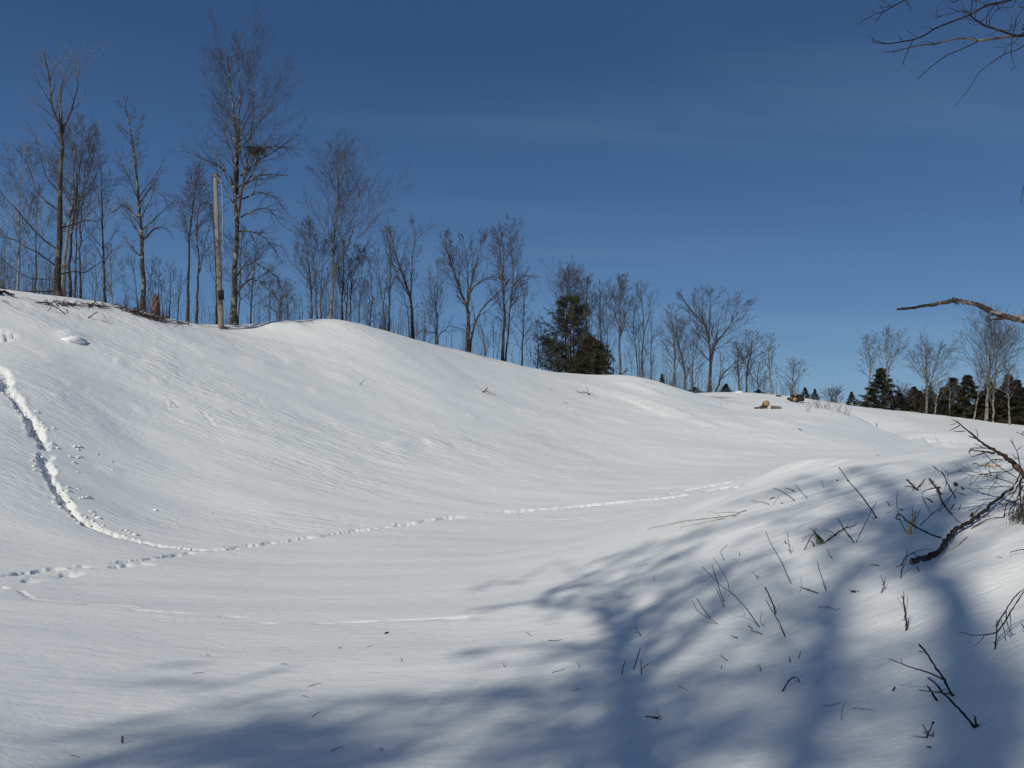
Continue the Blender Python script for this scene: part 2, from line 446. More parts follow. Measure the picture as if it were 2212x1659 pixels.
def mat(name):
    m = bpy.data.materials.new(name); m.use_nodes = True
    nt = m.node_tree; b = nt.nodes['Principled BSDF']
    return m, nt, b
def nnode(nt, typ, **kw):
    n = nt.nodes.new(typ)
    for k, v in kw.items():
        if k in n.inputs: n.inputs[k].default_value = v
        else: setattr(n, k, v)
    return n
def snow_material():
    m, nt, b = mat('snow')
    b.inputs['Roughness'].default_value = .5
    b.inputs['Specular IOR Level'].default_value = .3
    L = nt.links.new
    geo = nnode(nt, 'ShaderNodeNewGeometry')
    def noise(sc, scale, detail, rough, dist=0.0, rot=0.0):
        mp = nnode(nt, 'ShaderNodeMapping'); mp.inputs['Scale'].default_value = sc; mp.inputs['Rotation'].default_value = (0, 0, rot)
        L(geo.outputs['Position'], mp.inputs[0])
        n = nnode(nt, 'ShaderNodeTexNoise', Scale=scale, Detail=detail, Roughness=rough, Distortion=dist)
        L(mp.outputs[0], n.inputs['Vector']); return n.outputs['Fac']
    def mth(op, a, c=None, clamp=False):
        n = nnode(nt, 'ShaderNodeMath'); n.operation = op; n.use_clamp = clamp
        for i, v in enumerate((a, c)):
            if v is None: continue
            if isinstance(v, (int, float)): n.inputs[i].default_value = v
            else: L(v, n.inputs[i])
        return n.outputs[0]
    # wind ripples, a hand long, strongest in drifting patches and out on the drift hill
    rip = noise((1.5, 5.2, 0), 1.0, 4.0, .62, .5, R(-6))
    rip2 = noise((3.4, 11.0, 0), 1.0, 3.0, .6, .4, R(5))
    patch = noise((.16, .24, 0), 1.0, 3.0, .6, .6)
    sep = nnode(nt, 'ShaderNodeSeparateXYZ'); L(geo.outputs['Position'], sep.inputs[0])
    out = mth('MULTIPLY', mth('SUBTRACT', sep.outputs['Y'], 11.0), .11, True)
    pk = mth('MULTIPLY', mth('SUBTRACT', patch, .44), 4.5, True)
    st = mth('ADD', mth('MULTIPLY', mth('MULTIPLY', pk, .60), out), .12)
    fine = noise((8.0, 15.0, 8.0), 1.0, 5.0, .68, 1.0)
    lumps = noise((2.6, 3.4, 2.4), 1.0, 4.0, .60, .3)
    grain = noise((1, 1, 1), 190.0, 2.0, .7)
    tone = noise((.4, 1.1, .4), 1.0, 4.0, .6, .5)
    cr = nnode(nt, 'ShaderNodeMixRGB')
    cr.inputs['Color1'].default_value = (.82, .815, .775, 1); cr.inputs['Color2'].default_value = (.89, .885, .845, 1)
    L(tone, cr.inputs['Fac']); L(cr.outputs[0], b.inputs['Base Color'])
    def bump(h, strength, dist, prev=None):
        n = nnode(nt, 'ShaderNodeBump', Distance=dist)
        if isinstance(strength, (int, float)): n.inputs['Strength'].default_value = strength
        else: L(strength, n.inputs['Strength'])
        L(h, n.inputs['Height'])
        if prev is not None: L(prev, n.inputs['Normal'])
        return n.outputs[0]
    n = bump(rip, st, .16)
    n = bump(rip2, st, .045, n)
    n = bump(lumps, .36, .030, n)
    n = bump(fine, .70, .010, n)
    n = bump(grain, .45, .0026, n)
    L(n, b.inputs['Normal'])
    return m
M_SNOW = snow_material()

def mesh_np(name, verts, quads=None, tris=None, smooth=True):
    me = bpy.data.meshes.new(name)
    verts = np.asarray(verts, np.float32)
    loops, starts, n0 = [], [], 0
    if quads is not None and len(quads):
        q = np.asarray(quads, np.int32); loops.append(q.ravel()); starts.append(np.arange(len(q)) * 4); n0 = len(q) * 4
    if tris is not None and len(tris):
        t = np.asarray(tris, np.int32); loops.append(t.ravel()); starts.append(n0 + np.arange(len(t)) * 3)
    loops = np.concatenate(loops); starts = np.concatenate(starts).astype(np.int32)
    me.vertices.add(len(verts)); me.vertices.foreach_set('co', verts.ravel())
    me.loops.add(len(loops)); me.loops.foreach_set('vertex_index', loops.astype(np.int32))
    me.polygons.add(len(starts)); me.polygons.foreach_set('loop_start', starts)
    me.update(calc_edges=True)
    if smooth: me.polygons.foreach_set('use_smooth', np.ones(len(starts), bool))
    return me
def link(name, me, m=None, parent=None):
    o = bpy.data.objects.new(name, me); COL.objects.link(o)
    if m is not None and me is not None and not me.materials:
        for q in (m if isinstance(m, (list, tuple)) else [m]): me.materials.append(q)
    if parent is not None: o.parent = parent
    return o
def build_snow():
    na, nr = GX.shape
    V = np.stack([GX, GY, GZ], -1)[:-1].reshape(-1, 3)
    na -= 1                                         # first and last azimuth coincide
    i = np.arange(na)[:, None]; j = np.arange(nr - 1)[None]
    i2 = (i + 1) % na
    q = np.stack([i * nr + j + 0 * i2, i2 * nr + j, i2 * nr + j + 1, i * nr + j + 1], -1).reshape(-1, 4)
    c = len(V)
    V = np.concatenate([V, [[0, 0, float(GZ[:, 0].mean())]]])
    ii = np.arange(na); t = np.stack([np.full(na, c), (ii + 1) % na * nr, ii * nr], -1)
    me = mesh_np('snow_ground', V, q, t)
    o = link('snow_ground', me, M_SNOW)
    o['kind'] = 'structure'
    return o
build_snow()
# the country beyond, level and snow-covered, out to the horizon
def build_far():
    a = np.linspace(0, 2 * np.pi, 97)[:-1]; rr = np.array([405, 600, 1000, 1800, 2800.0])
    z = np.array([-14, -16, -20, -26, -34.0])
    V = np.stack([np.outer(np.sin(a), rr), np.outer(np.cos(a), rr), np.tile(z, (96, 1))], -1).reshape(-1, 3)
    i = np.arange(96)[:, None]; j = np.arange(4)[None]; i2 = (i + 1) % 96
    q = np.stack([i * 5 + j + 0 * i2, i2 * 5 + j, i2 * 5 + j + 1, i * 5 + j + 1], -1).reshape(-1, 4)
    o = link('snow_plain', mesh_np('snow_plain', V, q), M_SNOW); o['kind'] = 'structure'
build_far()
# ---------------------------------------------------------------- wood: materials and growth
def bark(name, c1, c2, c3=None, scale=14.0, stretch=.25, rough=.85, bump=.3, spots=None):
    m, nt, b = mat(name)
    b.inputs['Roughness'].default_value = rough
    b.inputs['Specular IOR Level'].default_value = .2
    tc = nnode(nt, 'ShaderNodeTexCoord')
    mp = nnode(nt, 'ShaderNodeMapping'); mp.inputs['Scale'].default_value = (1, 1, stretch)
    nt.links.new(tc.outputs['Object'], mp.inputs[0])
    n = nnode(nt, 'ShaderNodeTexNoise', Scale=scale, Detail=4.0, Roughness=.65)
    nt.links.new(mp.outputs[0], n.inputs['Vector'])
    r = nnode(nt, 'ShaderNodeValToRGB')
    e = r.color_ramp.elements
    e[0].position = .36; e[0].color = (*c1, 1); e[1].position = .62; e[1].color = (*c2, 1)
    nt.links.new(n.outputs['Fac'], r.inputs[0])
    last = r.outputs[0]
    if c3:
        n2 = nnode(nt, 'ShaderNodeTexNoise', Scale=spots or 3.0, Detail=3.0, Roughness=.6)
        nt.links.new(tc.outputs['Object'], n2.inputs['Vector'])
        r2 = nnode(nt, 'ShaderNodeMapRange'); r2.inputs['From Min'].default_value = .52; r2.inputs['From Max'].default_value = .60
        nt.links.new(n2.outputs['Fac'], r2.inputs['Value'])
        mx = nnode(nt, 'ShaderNodeMixRGB'); mx.inputs['Color2'].default_value = (*c3, 1)
        nt.links.new(r2.outputs[0], mx.inputs['Fac']); nt.links.new(last, mx.inputs['Color1']); last = mx.outputs[0]
    nt.links.new(last, b.inputs['Base Color'])
    if bump:
        bp = nnode(nt, 'ShaderNodeBump', Strength=bump, Distance=.01)
        nt.links.new(n.outputs['Fac'], bp.inputs['Height']); nt.links.new(bp.outputs[0], b.inputs['Normal'])
    return m
M = {}
M['dark'] = bark('bark_dark', (.035, .026, .020), (.085, .066, .050), (.13, .11, .085))
M['grey'] = bark('bark_grey', (.055, .050, .045), (.13, .115, .10), (.19, .175, .15))
M['pale'] = bark('bark_pale', (.15, .135, .115), (.28, .26, .23), (.075, .062, .05), spots=2.2)
M['mottled'] = bark('bark_mottled', (.035, .026, .020), (.085, .066, .050), (.24, .22, .18), spots=4.5)
M['brown'] = bark('bark_brown', (.030, .022, .018), (.062, .045, .035), (.12, .10, .08))
M['twig'] = bark('twig_brown', (.050, .034, .028), (.085, .060, .050), bump=0)
M['twig_red'] = bark('twig_reddish', (.062, .042, .036), (.095, .066, .056), bump=0)
M['twig_grey'] = bark('twig_grey', (.07, .062, .056), (.12, .108, .10), bump=0)
M['twig_pale'] = bark('twig_pale', (.17, .14, .12), (.26, .23, .20), bump=0)
M['stick'] = bark('stick_bark', (.013, .011, .010), (.040, .031, .027), (.075, .062, .054), scale=60, spots=25)
M['twig_backlit'] = bark('twig_backlit_bark', (.010, .009, .009), (.028, .022, .020), (.05, .042, .036), scale=60, spots=25)  # backlit look of the overhanging twigs put into a darker bark colour
M['stickred'] = bark('stick_red_bark', (.040, .020, .015), (.085, .046, .034), (.13, .085, .06), scale=50, spots=22)
M['deadwood'] = bark('dead_wood', (.06, .042, .032), (.19, .145, .11), (.34, .29, .24), scale=30, spots=9, bump=.6)
M['rawwood'] = bark('split_wood', (.46, .27, .11), (.70, .47, .24), scale=70, stretch=.06, bump=.5)
M['cutwood'] = bark('cut_wood', (.26, .14, .065), (.40, .25, .13), scale=12, stretch=1, bump=.2)
M['pole'] = bark('weathered_pole_wood', (.20, .165, .125), (.33, .285, .225), (.15, .12, .09), scale=30, stretch=.03, spots=2)
M['hidden'] = bark('black_metal', (.012, .012, .012), (.03, .03, .03), bump=0)
M['wire'] = bark('bare_wire', (.35, .36, .38), (.5, .5, .52), bump=0)
M['needle'] = bark('pine_needles', (.038, .040, .022), (.095, .090, .050), scale=2.5, stretch=1, bump=0)
M['needle_b'] = bark('needles_bronze', (.045, .040, .022), (.10, .085, .050), scale=2.5, stretch=1, bump=0)
M['needle_d'] = bark('needles_dark', (.034, .034, .022), (.080, .072, .046), scale=2.5, stretch=1, bump=0)
M['deadleaf'] = bark('withered_leaves', (.022, .024, .017), (.055, .055, .040), bump=0)
M['needle_n'] = bark('needles_fresh', (.035, .055, .014), (.10, .125, .035), scale=90, stretch=1, bump=0)

class Geo:
    def __init__(s): s.v, s.q, s.t, s.n, s.mq, s.mt = [], [], [], 0, [], []
    def tubes(s, P, Rd, sides=3, cap=False, mi=0):
        P = np.asarray(P, float); Rd = np.asarray(Rd, float)
        if P.ndim == 2: P = P[None]; Rd = Rd[None]
        N, K, _ = P.shape
        T = np.empty_like(P); T[:, 1:-1] = P[:, 2:] - P[:, :-2]; T[:, 0] = P[:, 1] - P[:, 0]; T[:, -1] = P[:, -1] - P[:, -2]
        T /= np.linalg.norm(T, axis=-1, keepdims=True) + 1e-12
        g = P[:, -1] - P[:, 0]; g /= np.linalg.norm(g, axis=-1, keepdims=True) + 1e-12
        ref = np.where(np.abs(g[:, 2:3]) > .8, np.array([[1., .13, 0]]), np.array([[0, .1, 1.]]))
        ref = np.repeat(ref[:, None], K, 1)
        A = np.cross(T, ref); A /= np.linalg.norm(A, axis=-1, keepdims=True) + 1e-12
        B = np.cross(T, A)
        th = np.arange(sides) / sides * 2 * np.pi
        ring = A[:, :, None] * np.cos(th)[None, None, :, None] + B[:, :, None] * np.sin(th)[None, None, :, None]
        V = P[:, :, None] + ring * Rd[:, :, None, None]
        n0 = s.n
        idx = n0 + np.arange(N * K * sides).reshape(N, K, sides)
        nx = np.roll(idx, -1, 2)
        q = np.stack([idx[:, :-1], nx[:, :-1], nx[:, 1:], idx[:, 1:]], -1).reshape(-1, 4)
        s.v.append(V.reshape(-1, 3)); s.n += N * K * sides
        s.q.append(q); s.mq.append(np.full(len(q), mi))
        if cap:
            for e in (0, K - 1):
                c = s.n + np.arange(N); s.v.append(P[:, e]); s.n += N
                tt = np.stack([np.repeat(c[:, None], sides, 1), idx[:, e], nx[:, e]], -1).reshape(-1, 3)
                if e == 0: tt = tt[:, ::-1]
                s.t.append(tt); s.mt.append(np.full(len(tt), mi))
        return s
    def tris(s, V, mi=0):
        V = np.asarray(V, float); n = len(V)
        s.v.append(V.reshape(-1, 3)); t = s.n + np.arange(n * 3).reshape(n, 3); s.n += n * 3
        s.t.append(t); s.mt.append(np.full(n, mi)); return s
    def build(s, name, mats, parent=None, origin=None, smooth=True):
        V = np.concatenate(s.v)
        if origin is not None: V = V - np.asarray(origin)[None]
        q = np.concatenate(s.q) if s.q else None; t = np.concatenate(s.t) if s.t else None
        me = mesh_np(name, V, q, t, smooth)
        mats = mats if isinstance(mats, (list, tuple)) else [mats]
        for m_ in mats: me.materials.append(m_)
        if len(mats) > 1:
            mi = np.concatenate(([*s.mq] if s.q else []) + ([*s.mt] if s.t else []))
            me.polygons.foreach_set('material_index', mi.astype(np.int32))
        o = link(name, me, None, parent)
        if parent is None and origin is not None: o.location = [float(v) for v in origin]
        return o

def norm(a): return a / (np.linalg.norm(a, axis=-1, keepdims=True) + 1e-12)
def sprout(P, Rd, m, rng, s0=.2, s1=.97, ang=(35, 50), L=None, lf=.4, fall=.5, up=.25, K=4, rk=.5, rmin=.003, wob=.12, taper=.25, phi=None, tip=0):
    """m side shoots from each of N shoots; returns their points and radii"""
    N, K0, _ = P.shape
    s = s0 + (s1 - s0) * (np.arange(m)[None] + rng.rand(N, m)) / m
    if tip: s[:, -tip:] = 1.0
    f = np.clip(s * (K0 - 1), 0, K0 - 1.001); i = f.astype(int); fr = (f - i)[..., None]
    ar = np.arange(N)[:, None]
    B0 = P[ar, i] * (1 - fr) + P[ar, i + 1] * fr
    T = norm(P[ar, i + 1] - P[ar, i])
    rb = Rd[ar, i] * (1 - fr[..., 0]) + Rd[ar, i + 1] * fr[..., 0]
    ref = norm(rng.randn(N, 1, 3) * np.ones((1, m, 1)))
    A = norm(np.cross(T, ref)); Bn = np.cross(T, A)
    ph = (np.arange(m)[None] * 2.4 + rng.rand(N, 1) * 6.28 + rng.randn(N, m) * .5) if phi is None else phi(N, m, rng)
    an = np.radians(ang[0] + (ang[1] - ang[0]) * rng.rand(N, m))
    d = T * np.cos(an)[..., None] + (A * np.cos(ph)[..., None] + Bn * np.sin(ph)[..., None]) * np.sin(an)[..., None]
    if L is None:
        plen = np.linalg.norm(np.diff(P, axis=1), axis=-1).sum(1)
        Ln = plen[:, None] * lf * (1 - fall * s) * (.65 + .6 * rng.rand(N, m))
    else: Ln = L(s) * (.75 + .45 * rng.rand(N, m))
    out = [B0]; st = (Ln / (K - 1))[..., None]
    for k in range(K - 1):
        out.append(out[-1] + d * st)
        d = norm(d + np.array([0, 0, up / (K - 1)]) + rng.randn(N, m, 3) * wob)
    Q = np.stack(out, 2).reshape(N * m, K, 3)
    r0 = np.maximum(rb * rk, rmin).reshape(-1)
    Rn = np.maximum(r0[:, None] * np.linspace(1, taper, K)[None], rmin * .6)
    return Q, Rn

def prop(o, label, cat, group=None):
    o['label'] = label; o['category'] = cat
    if group: o['group'] = group
    return o
def holder(name, loc, label, cat, group=None):
    o = bpy.data.objects.new(name, None); COL.objects.link(o)
    o.empty_display_size = .2
    o.location = [float(v) for v in loc]
    return prop(o, label, cat, group)

def resample(P, n):
    P = np.asarray(P, float); L = np.concatenate([[0], np.cumsum(np.linalg.norm(np.diff(P, axis=0), axis=1))])
    t = np.linspace(0, L[-1], n)
    return np.stack([np.interp(t, L, P[:, k]) for k in range(3)], -1)

def bare_tree(label, D, stems, bw, hw=30, cs=.25, n=12, ang=(30, 45), up=.5, bmat='grey', tmat='twig', seed=1, limbs=(), dens=1.0,
              shape=(.55, .8), group=None, name='bare_tree', drop=None, lean=0, top_r=.10, limb_len=1.0, sag=0):
    """stems: lists of measured points from the base up, all standing at range D; limbs: extra measured limbs.
       hw: half width of the crown in measured units; cs: where along a stem the crown starts"""
    rng = np.random.RandomState(seed)
    k = D / FPX
    x0, y0 = stems[0][0]
    b = at(x0, y0, D); gz = ground(b[0], b[1])
    base = np.array([b[0], b[1], gz])
    root = holder(name, base, label, 'tree', group)
    lv = max(.0040, D * .0001)
    trunk = Geo(); allP, allR = [], []
    r0 = bw * k / 2
    for si, stm in enumerate(stems):
        pts = np.array([at(x, y, D) for x, y in smooth_poly(stm, 3)])
        dy = np.cumsum(rng.randn(len(pts)) * .05); dy -= dy[0]
        vd = norm(np.array([b[0], b[1], 0])); pts = pts + vd[None] * dy[:, None]
        if si == 0 or stm[0][1] >= y0 - 3:
            foot = pts[0].copy(); foot[2] = min(foot[2], ground(foot[0], foot[1])) - .15
            pts = np.concatenate([[foot], pts])
        P = resample(pts, 14)
        P[1:-1] += rng.randn(12, 3) * .012 * (1 + D / 60)
        rr = r0 * (1.0 if si == 0 else .62)
        if si and stm[0][1] < y0 - 3:      # a fork: starts as thick as the stem there
            rr = r0 * max(.3, .75 * (1 - (y0 - stm[0][1]) / max(1, y0 - stems[0][-1][1])))
        Rd = rr * (1 - (1 - top_r) * np.linspace(0, 1, 14) ** .85)
        if si == 0: Rd[0] *= 1.35; Rd[1] *= 1.05
        trunk.tubes(P, np.maximum(Rd, lv * 1.2), 8 if bw > 6 else 6)
        allP.append(P); allR.append(np.maximum(Rd, lv * 1.5))
    trunk.build('trunk', M[bmat], root, base)
    LP, LR = [], []
    for P, Rd in zip(allP, allR):
        H = np.linalg.norm(P[-1] - P[0])
        share = H / sum(np.linalg.norm(p[-1] - p[0]) for p in allP)
        m = max(3, int(round(n * share * 1.25)))
        a_, b_ = shape
        def Lf(s):
            t = np.clip((s - cs) / (1 - cs), 0.02, .999)
            sh = (t + .10) ** a_ * (1 - t) ** b_; mx = max(((u + .1) ** a_ * (1 - u) ** b_) for u in np.linspace(0.02, .98, 30))
            return hw * k / math.sin(R(sum(ang) / 2 * .78)) * (.14 + .86 * sh / mx) * np.clip(1.3 - s * .85, 0, 1) * limb_len
        Q, Rn = sprout(P[None], Rd[None], m, rng, s0=cs if P is allP[0] or stems[0] is None else min(cs, .15), s1=.98, ang=ang, L=Lf, up=up, K=7, rk=.44, rmin=lv * 1.3, wob=.10)
        LP.append(Q); LR.append(Rn)
    for lm in limbs:
        w = lm[0]; pts = resample(np.array([at(x, y, D) for x, y in smooth_poly(lm[1:], 3)]), 7)
        pts[1:] += np.cumsum(rng.randn(6, 3) * .07, 0)
        LP.append(pts[None]); LR.append(np.maximum(w * k / 2 * np.linspace(.8, .22, 7), lv * 1.4)[None])
    LP = np.concatenate(LP); LR = np.concatenate(LR)
    for j in range(len(LP)):
        Geo().tubes(LP[j], LR[j], 5 if bw > 8 else 4).build('limb', M[bmat], root, base)
    g = Geo()
    m1 = max(4, int(round(8 * dens))); m2 = max(3, int(round(5.5 * dens))); m3 = 4 if dens > .8 and bw >= 5.5 else 3
    if D > 75: m2 -= 1; m3 = 3
    P1, R1 = sprout(LP, LR, m1, rng, s0=.15, s1=.98, ang=(20, 42), lf=.46, fall=.45, up=up * .6 - sag, K=4, rk=.5, rmin=lv * 1.0, wob=.12)
    P2, R2 = sprout(P1, R1, m2, rng, s0=.12, s1=.98, ang=(18, 42), lf=.50, fall=.4, up=up * .4 - sag, K=3, rk=.6, rmin=lv * .88, wob=.14)
    P3, R3 = sprout(P2, R2, m3, rng, s0=.1, s1=.9, ang=(14, 40), lf=.62, fall=.3, up=up * .3 - sag, K=2, rk=.7, rmin=lv * .74, wob=.12)
    for P, Rd in zip(allP, allR):           # fine shoots straight from the stems' tops
        Pt, Rt = sprout(P[None], Rd[None], int(16 * dens), rng, s0=max(cs, .3), s1=.99, ang=(22, 45), L=lambda s: hw * k * .6 * (1.05 - s), up=up, K=4, rk=.25, rmin=lv * .95)
        g.tubes(Pt, Rt, 3)
        Pt2, Rt2 = sprout(Pt, Rt, 6, rng, lf=.55, up=up * .5, K=3, rk=.6, rmin=lv * .75)
        g.tubes(Pt2, Rt2, 3)
    g.tubes(P1, R1, 3); g.tubes(P2, R2, 3); g.tubes(P3, R3, 3)
    tw = g.build('twigs', M[tmat], root, base)
    tw['kind'] = 'stuff'
    return root
# ---------------------------------------------------------------- bare trees along the crest
def T(*a, **k): return bare_tree(*a, **k)
T('slim grey tree, leftmost of the row at the left edge of the hill crest', 36, [[(40,637),(41,500),(44,400),(48,315)]], 5, hw=44, cs=.22, n=14, ang=(28,45), up=.35, bmat='pale', tmat='twig_grey', seed=11)
T('tall dark trunked tree forking into pale white top limbs at the far left', 35, [[(126,642),(128,560),(130,467),(132,340),(135,290),(113,236),(107,172),(99,130),(93,108)],
   [(135,292),(134,256),(132,198),(146,150),(152,130)], [(135,292),(145,256),(162,214),(168,172),(162,130),(157,106)]], 14, hw=46, cs=.62, n=18, ang=(20,38), up=.3, bmat='brown', tmat='twig_pale', seed=12, dens=.62,
   limbs=[(3.7,(126,455),(100,430),(76,410),(40,330),(20,300)), (4.3,(124,538),(80,505),(25,458),(-15,400)), (4.3,(122,576),(70,548),(20,520),(-20,500)), (3.7,(134,492),(180,480),(218,467),(262,440)),
          (3.7,(130,593),(176,590),(218,563),(250,530)), (3.7,(126,630),(70,632),(20,622),(-20,600)), (3.1,(124,600),(60,600),(10,570),(-30,540)), (3.1,(131,420),(100,380),(70,300),(40,255))])
T('pale birch stem rising through the reddish thicket behind the tall dark trunk', 38, [[(133,642),(145,509),(158,416),(160,340),(166,245)]], 8, hw=62, cs=.35, n=14, ang=(25,42), up=.3, bmat='pale', tmat='twig_red', seed=13, dens=1.1)
T('brown twin stemmed tree with a full reddish crown right of the tall dark trunk', 39, [[(151,645),(152,532),(166,425),(178,330),(198,275)], [(162,645),(163,560),(170,450),(205,330)]], 7, hw=55, cs=.42, n=18, ang=(22,40), up=.45, bmat='brown', tmat='twig_red', seed=14, dens=1.15)
T('thin straight brown tree standing in the middle of the left thicket', 40, [[(174,647),(173,560),(176,470),(182,380)]], 5, hw=30, cs=.4, n=9, ang=(25,45), bmat='brown', tmat='twig_red', seed=15)
T('thin dark sapling trunk between the left edge tree and the tall dark trunk', 42, [[(76,640),(77,560),(80,470),(85,400)]], 4, hw=34, cs=.35, n=9, ang=(25,45), bmat='dark', tmat='twig', seed=16)
T('slender tree with thin airy crown right of the left thicket', 39, [[(225,655),(224,560),(220,450),(219,347)]], 6, hw=36, cs=.3, n=13, ang=(25,42), bmat='brown', tmat='twig_grey', seed=17, dens=.8)
T('short pale birch with bare low crown just left of the stump', 42, [[(242,656),(240,610),(238,560),(240,520)]], 4, hw=26, cs=.25, n=8, ang=(25,45), bmat='pale', tmat='twig_grey', seed=18, dens=.8)
T('tall lichen spotted tree rising directly behind the old stump', 37, [[(309,672),(308,580),(305,509),(296,395),(290,340),(281,282),(268,212)]], 10.5, hw=62, cs=.30, n=17, ang=(38,58), up=.25, bmat='mottled', tmat='twig_grey', seed=19, dens=.85,
   limbs=[(4,(308,560),(290,540),(276,520),(262,505)), (4,(306,520),(330,492),(352,488),(372,500)), (3.5,(300,440),(330,410),(352,425),(366,450)), (4,(299,470),(280,455),(262,450),(245,462))])
T('small brushy tree with many stems just right of the stump', 41, [[(366,680),(368,620),(372,570)], [(352,680),(346,600),(338,555)], [(384,684),(388,640),(392,590)]], 3.5, hw=26, cs=.15, n=14, ang=(22,42), up=.5, bmat='grey', tmat='twig_red', seed=20, dens=.8)
T('small brushy tree with many stems just left of the stump', 41, [[(300,672),(292,610),(284,560)], [(318,674),(322,610),(330,560)]], 3.5, hw=28, cs=.15, n=12, ang=(22,42), up=.5, bmat='grey', tmat='twig_grey', seed=21, dens=.8)
T('straight tree with narrow dense reddish crown left of the pole', 40, [[(405,697),(407,600),(411,509),(419,425),(424,356)]], 7, hw=38, cs=.48, n=18, ang=(20,35), up=.5, bmat='dark', tmat='twig_red', seed=22, dens=1.15)
T('dark tree forking low beside the narrow crowned tree left of the pole', 40, [[(424,700),(428,600),(430,560),(424,500),(432,430)], [(430,590),(441,530),(455,480),(462,420)]], 6, hw=30, cs=.4, n=12, ang=(22,40), up=.5, bmat='dark', tmat='twig', seed=23, dens=.9)
T('thin tree standing close behind the wooden pole', 42, [[(468,704),(466,600),(462,520),(458,440)]], 4, hw=34, cs=.3, n=10, ang=(22,40), bmat='dark', tmat='twig', seed=24)
T('tallest tree on the hill, twin leaders above a mottled trunk right of the pole', 40.5, [[(506,714),(507,620),(509,551),(513,488),(507,425),(510,340),(506,256),(497,180),(490,116)],
   [(513,488),(521,425),(529,382),(542,298),(547,214),(551,150)], [(513,420),(515,320),(518,214),(515,140),(515,96)]], 13.5, hw=98, cs=.42, n=32, ang=(26,48), up=.55, bmat='mottled', tmat='twig', seed=25, dens=1.0, shape=(.55,.75),
   limbs=[(4.5,(506,410),(480,365),(450,345),(420,330),(384,316)), (6,(526,400),(550,380),(585,370),(620,378)), (5,(524,430),(555,410),(590,415),(612,450)), (5,(520,470),(550,455),(590,455),(620,490)), (5,(516,500),(540,505),(568,525),(600,560)),
          (5,(510,600),(540,570),(570,585),(600,610),(618,650)), (5,(510,640),(535,602),(556,612),(580,640),(606,668)), (5,(538,330),(565,320),(600,318),(632,325)), (5,(520,380),(560,345),(600,330),(640,300))])
T('slim second stem growing at the foot of the tallest tree', 41, [[(514,713),(517,640),(520,560),(524,480)]], 4, hw=44, cs=.2, n=13, ang=(30,50), up=.2, bmat='grey', tmat='twig', seed=26)
T('low spreading bare tree filling the gap right of the tallest tree', 45, [[(541,716),(544,640),(550,560),(556,500)]], 4.5, hw=46, cs=.2, n=14, ang=(30,52), up=.25, bmat='dark', tmat='twig', seed=27)
T('very thin distant sapling left of the three stemmed thicket', 50, [[(622,704),(620,650),(618,600)]], 3, hw=26, cs=.15, n=9, bmat='grey', tmat='twig_grey', seed=28, dens=.8)
T('many stemmed bare tree standing left of the tall birch', 45, [[(673,700),(671,610),(662,540),(650,480)], [(686,700),(680,600),(668,484)], [(693,700),(694,600),(700,520)]], 6, hw=52, cs=.25, n=22, ang=(24,42), up=.4, bmat='grey', tmat='twig', seed=29, dens=1.05)
T('tall birch with pale leaning stem and high pointed crown on the hill dome', 44, [[(712,697),(716,650),(719,608),(723,519),(728,466),(731,395),(735,328)],
   [(720,600),(735,560),(758,516),(772,465),(778,420)]], 8.5, hw=68, cs=.38, n=26, ang=(20,36), up=.6, bmat='pale', tmat='twig_red', seed=30, dens=1.05, shape=(.5,.7))
T('dense dark reddish bare tree just right of the tall birch', 46, [[(738,697),(741,610),(744,520)], [(748,697),(752,600),(766,530)], [(757,697),(760,610),(782,540)]], 6, hw=42, cs=.25, n=22, ang=(24,42), up=.4, bmat='brown', tmat='twig_red', seed=31, dens=1.15)
T('small faint tree low on the right shoulder of the dome', 50, [[(775,702),(776,650),(778,600)]], 3.5, hw=30, cs=.15, n=10, bmat='grey', tmat='twig_grey', seed=32, dens=.8)
T('grey tree with loose crown between the birch and the leaning fork tree', 49, [[(840,715),(843,608),(847,537),(843,490)], [(834,715),(820,600),(815,540)]], 6, hw=38, cs=.3, n=16, ang=(24,42), up=.4, bmat='grey', tmat='twig_grey', seed=33, dens=.9)
T('leaning dark tree whose trunk splits into two upswept halves', 50, [[(893,735),(890,700),(886,643),(868,590),(854,548),(843,501),(838,480)], [(886,645),(888,600),(891,555),(897,501),(884,472)]], 8, hw=26, cs=.4, n=17, ang=(18,34), up=.5, bmat='dark', tmat='twig_grey', seed=34, dens=.95,
   limbs=[(4,(884,640),(862,600),(840,560),(825,530))])
T('thin pale stem standing left against the leaning split tree', 51, [[(885,733),(882,690),(874,640),(862,600)]], 4, hw=30, cs=.25, n=9, ang=(25,45), bmat='pale', tmat='twig_grey', seed=35, dens=.8)
T('neat egg crowned young tree alone left of the V shaped tree', 53, [[(945,752),(943,643),(945,610),(945,562)], [(940,750),(941,690),(938,620)]], 5, hw=32, cs=.30, n=18, ang=(25,38), up=.5, bmat='grey', tmat='twig_grey', seed=36, dens=.95,
   limbs=[(3,(944,730),(970,705),(985,705),(1000,712)), (3,(943,725),(915,712),(900,715))])
T('wide V shaped tree with a thick right limb bending out low', 54, [[(1012,764),(1011,715),(1010,662),(992,626),(978,576),(964,533),(968,484)], [(1010,662),(1011,610),(1008,560),(999,510)], [(1011,655),(1020,600),(1036,540),(1042,500)]], 10, hw=30, cs=.35, n=24, ang=(20,38), up=.5, bmat='dark', tmat='twig', seed=37, dens=1.0,
   limbs=[(7,(1015,764),(1021,697),(1039,661),(1067,640),(1088,611)), (5,(1016,632),(1039,608),(1074,597),(1090,600)), (4,(985,600),(968,570),(958,540))])
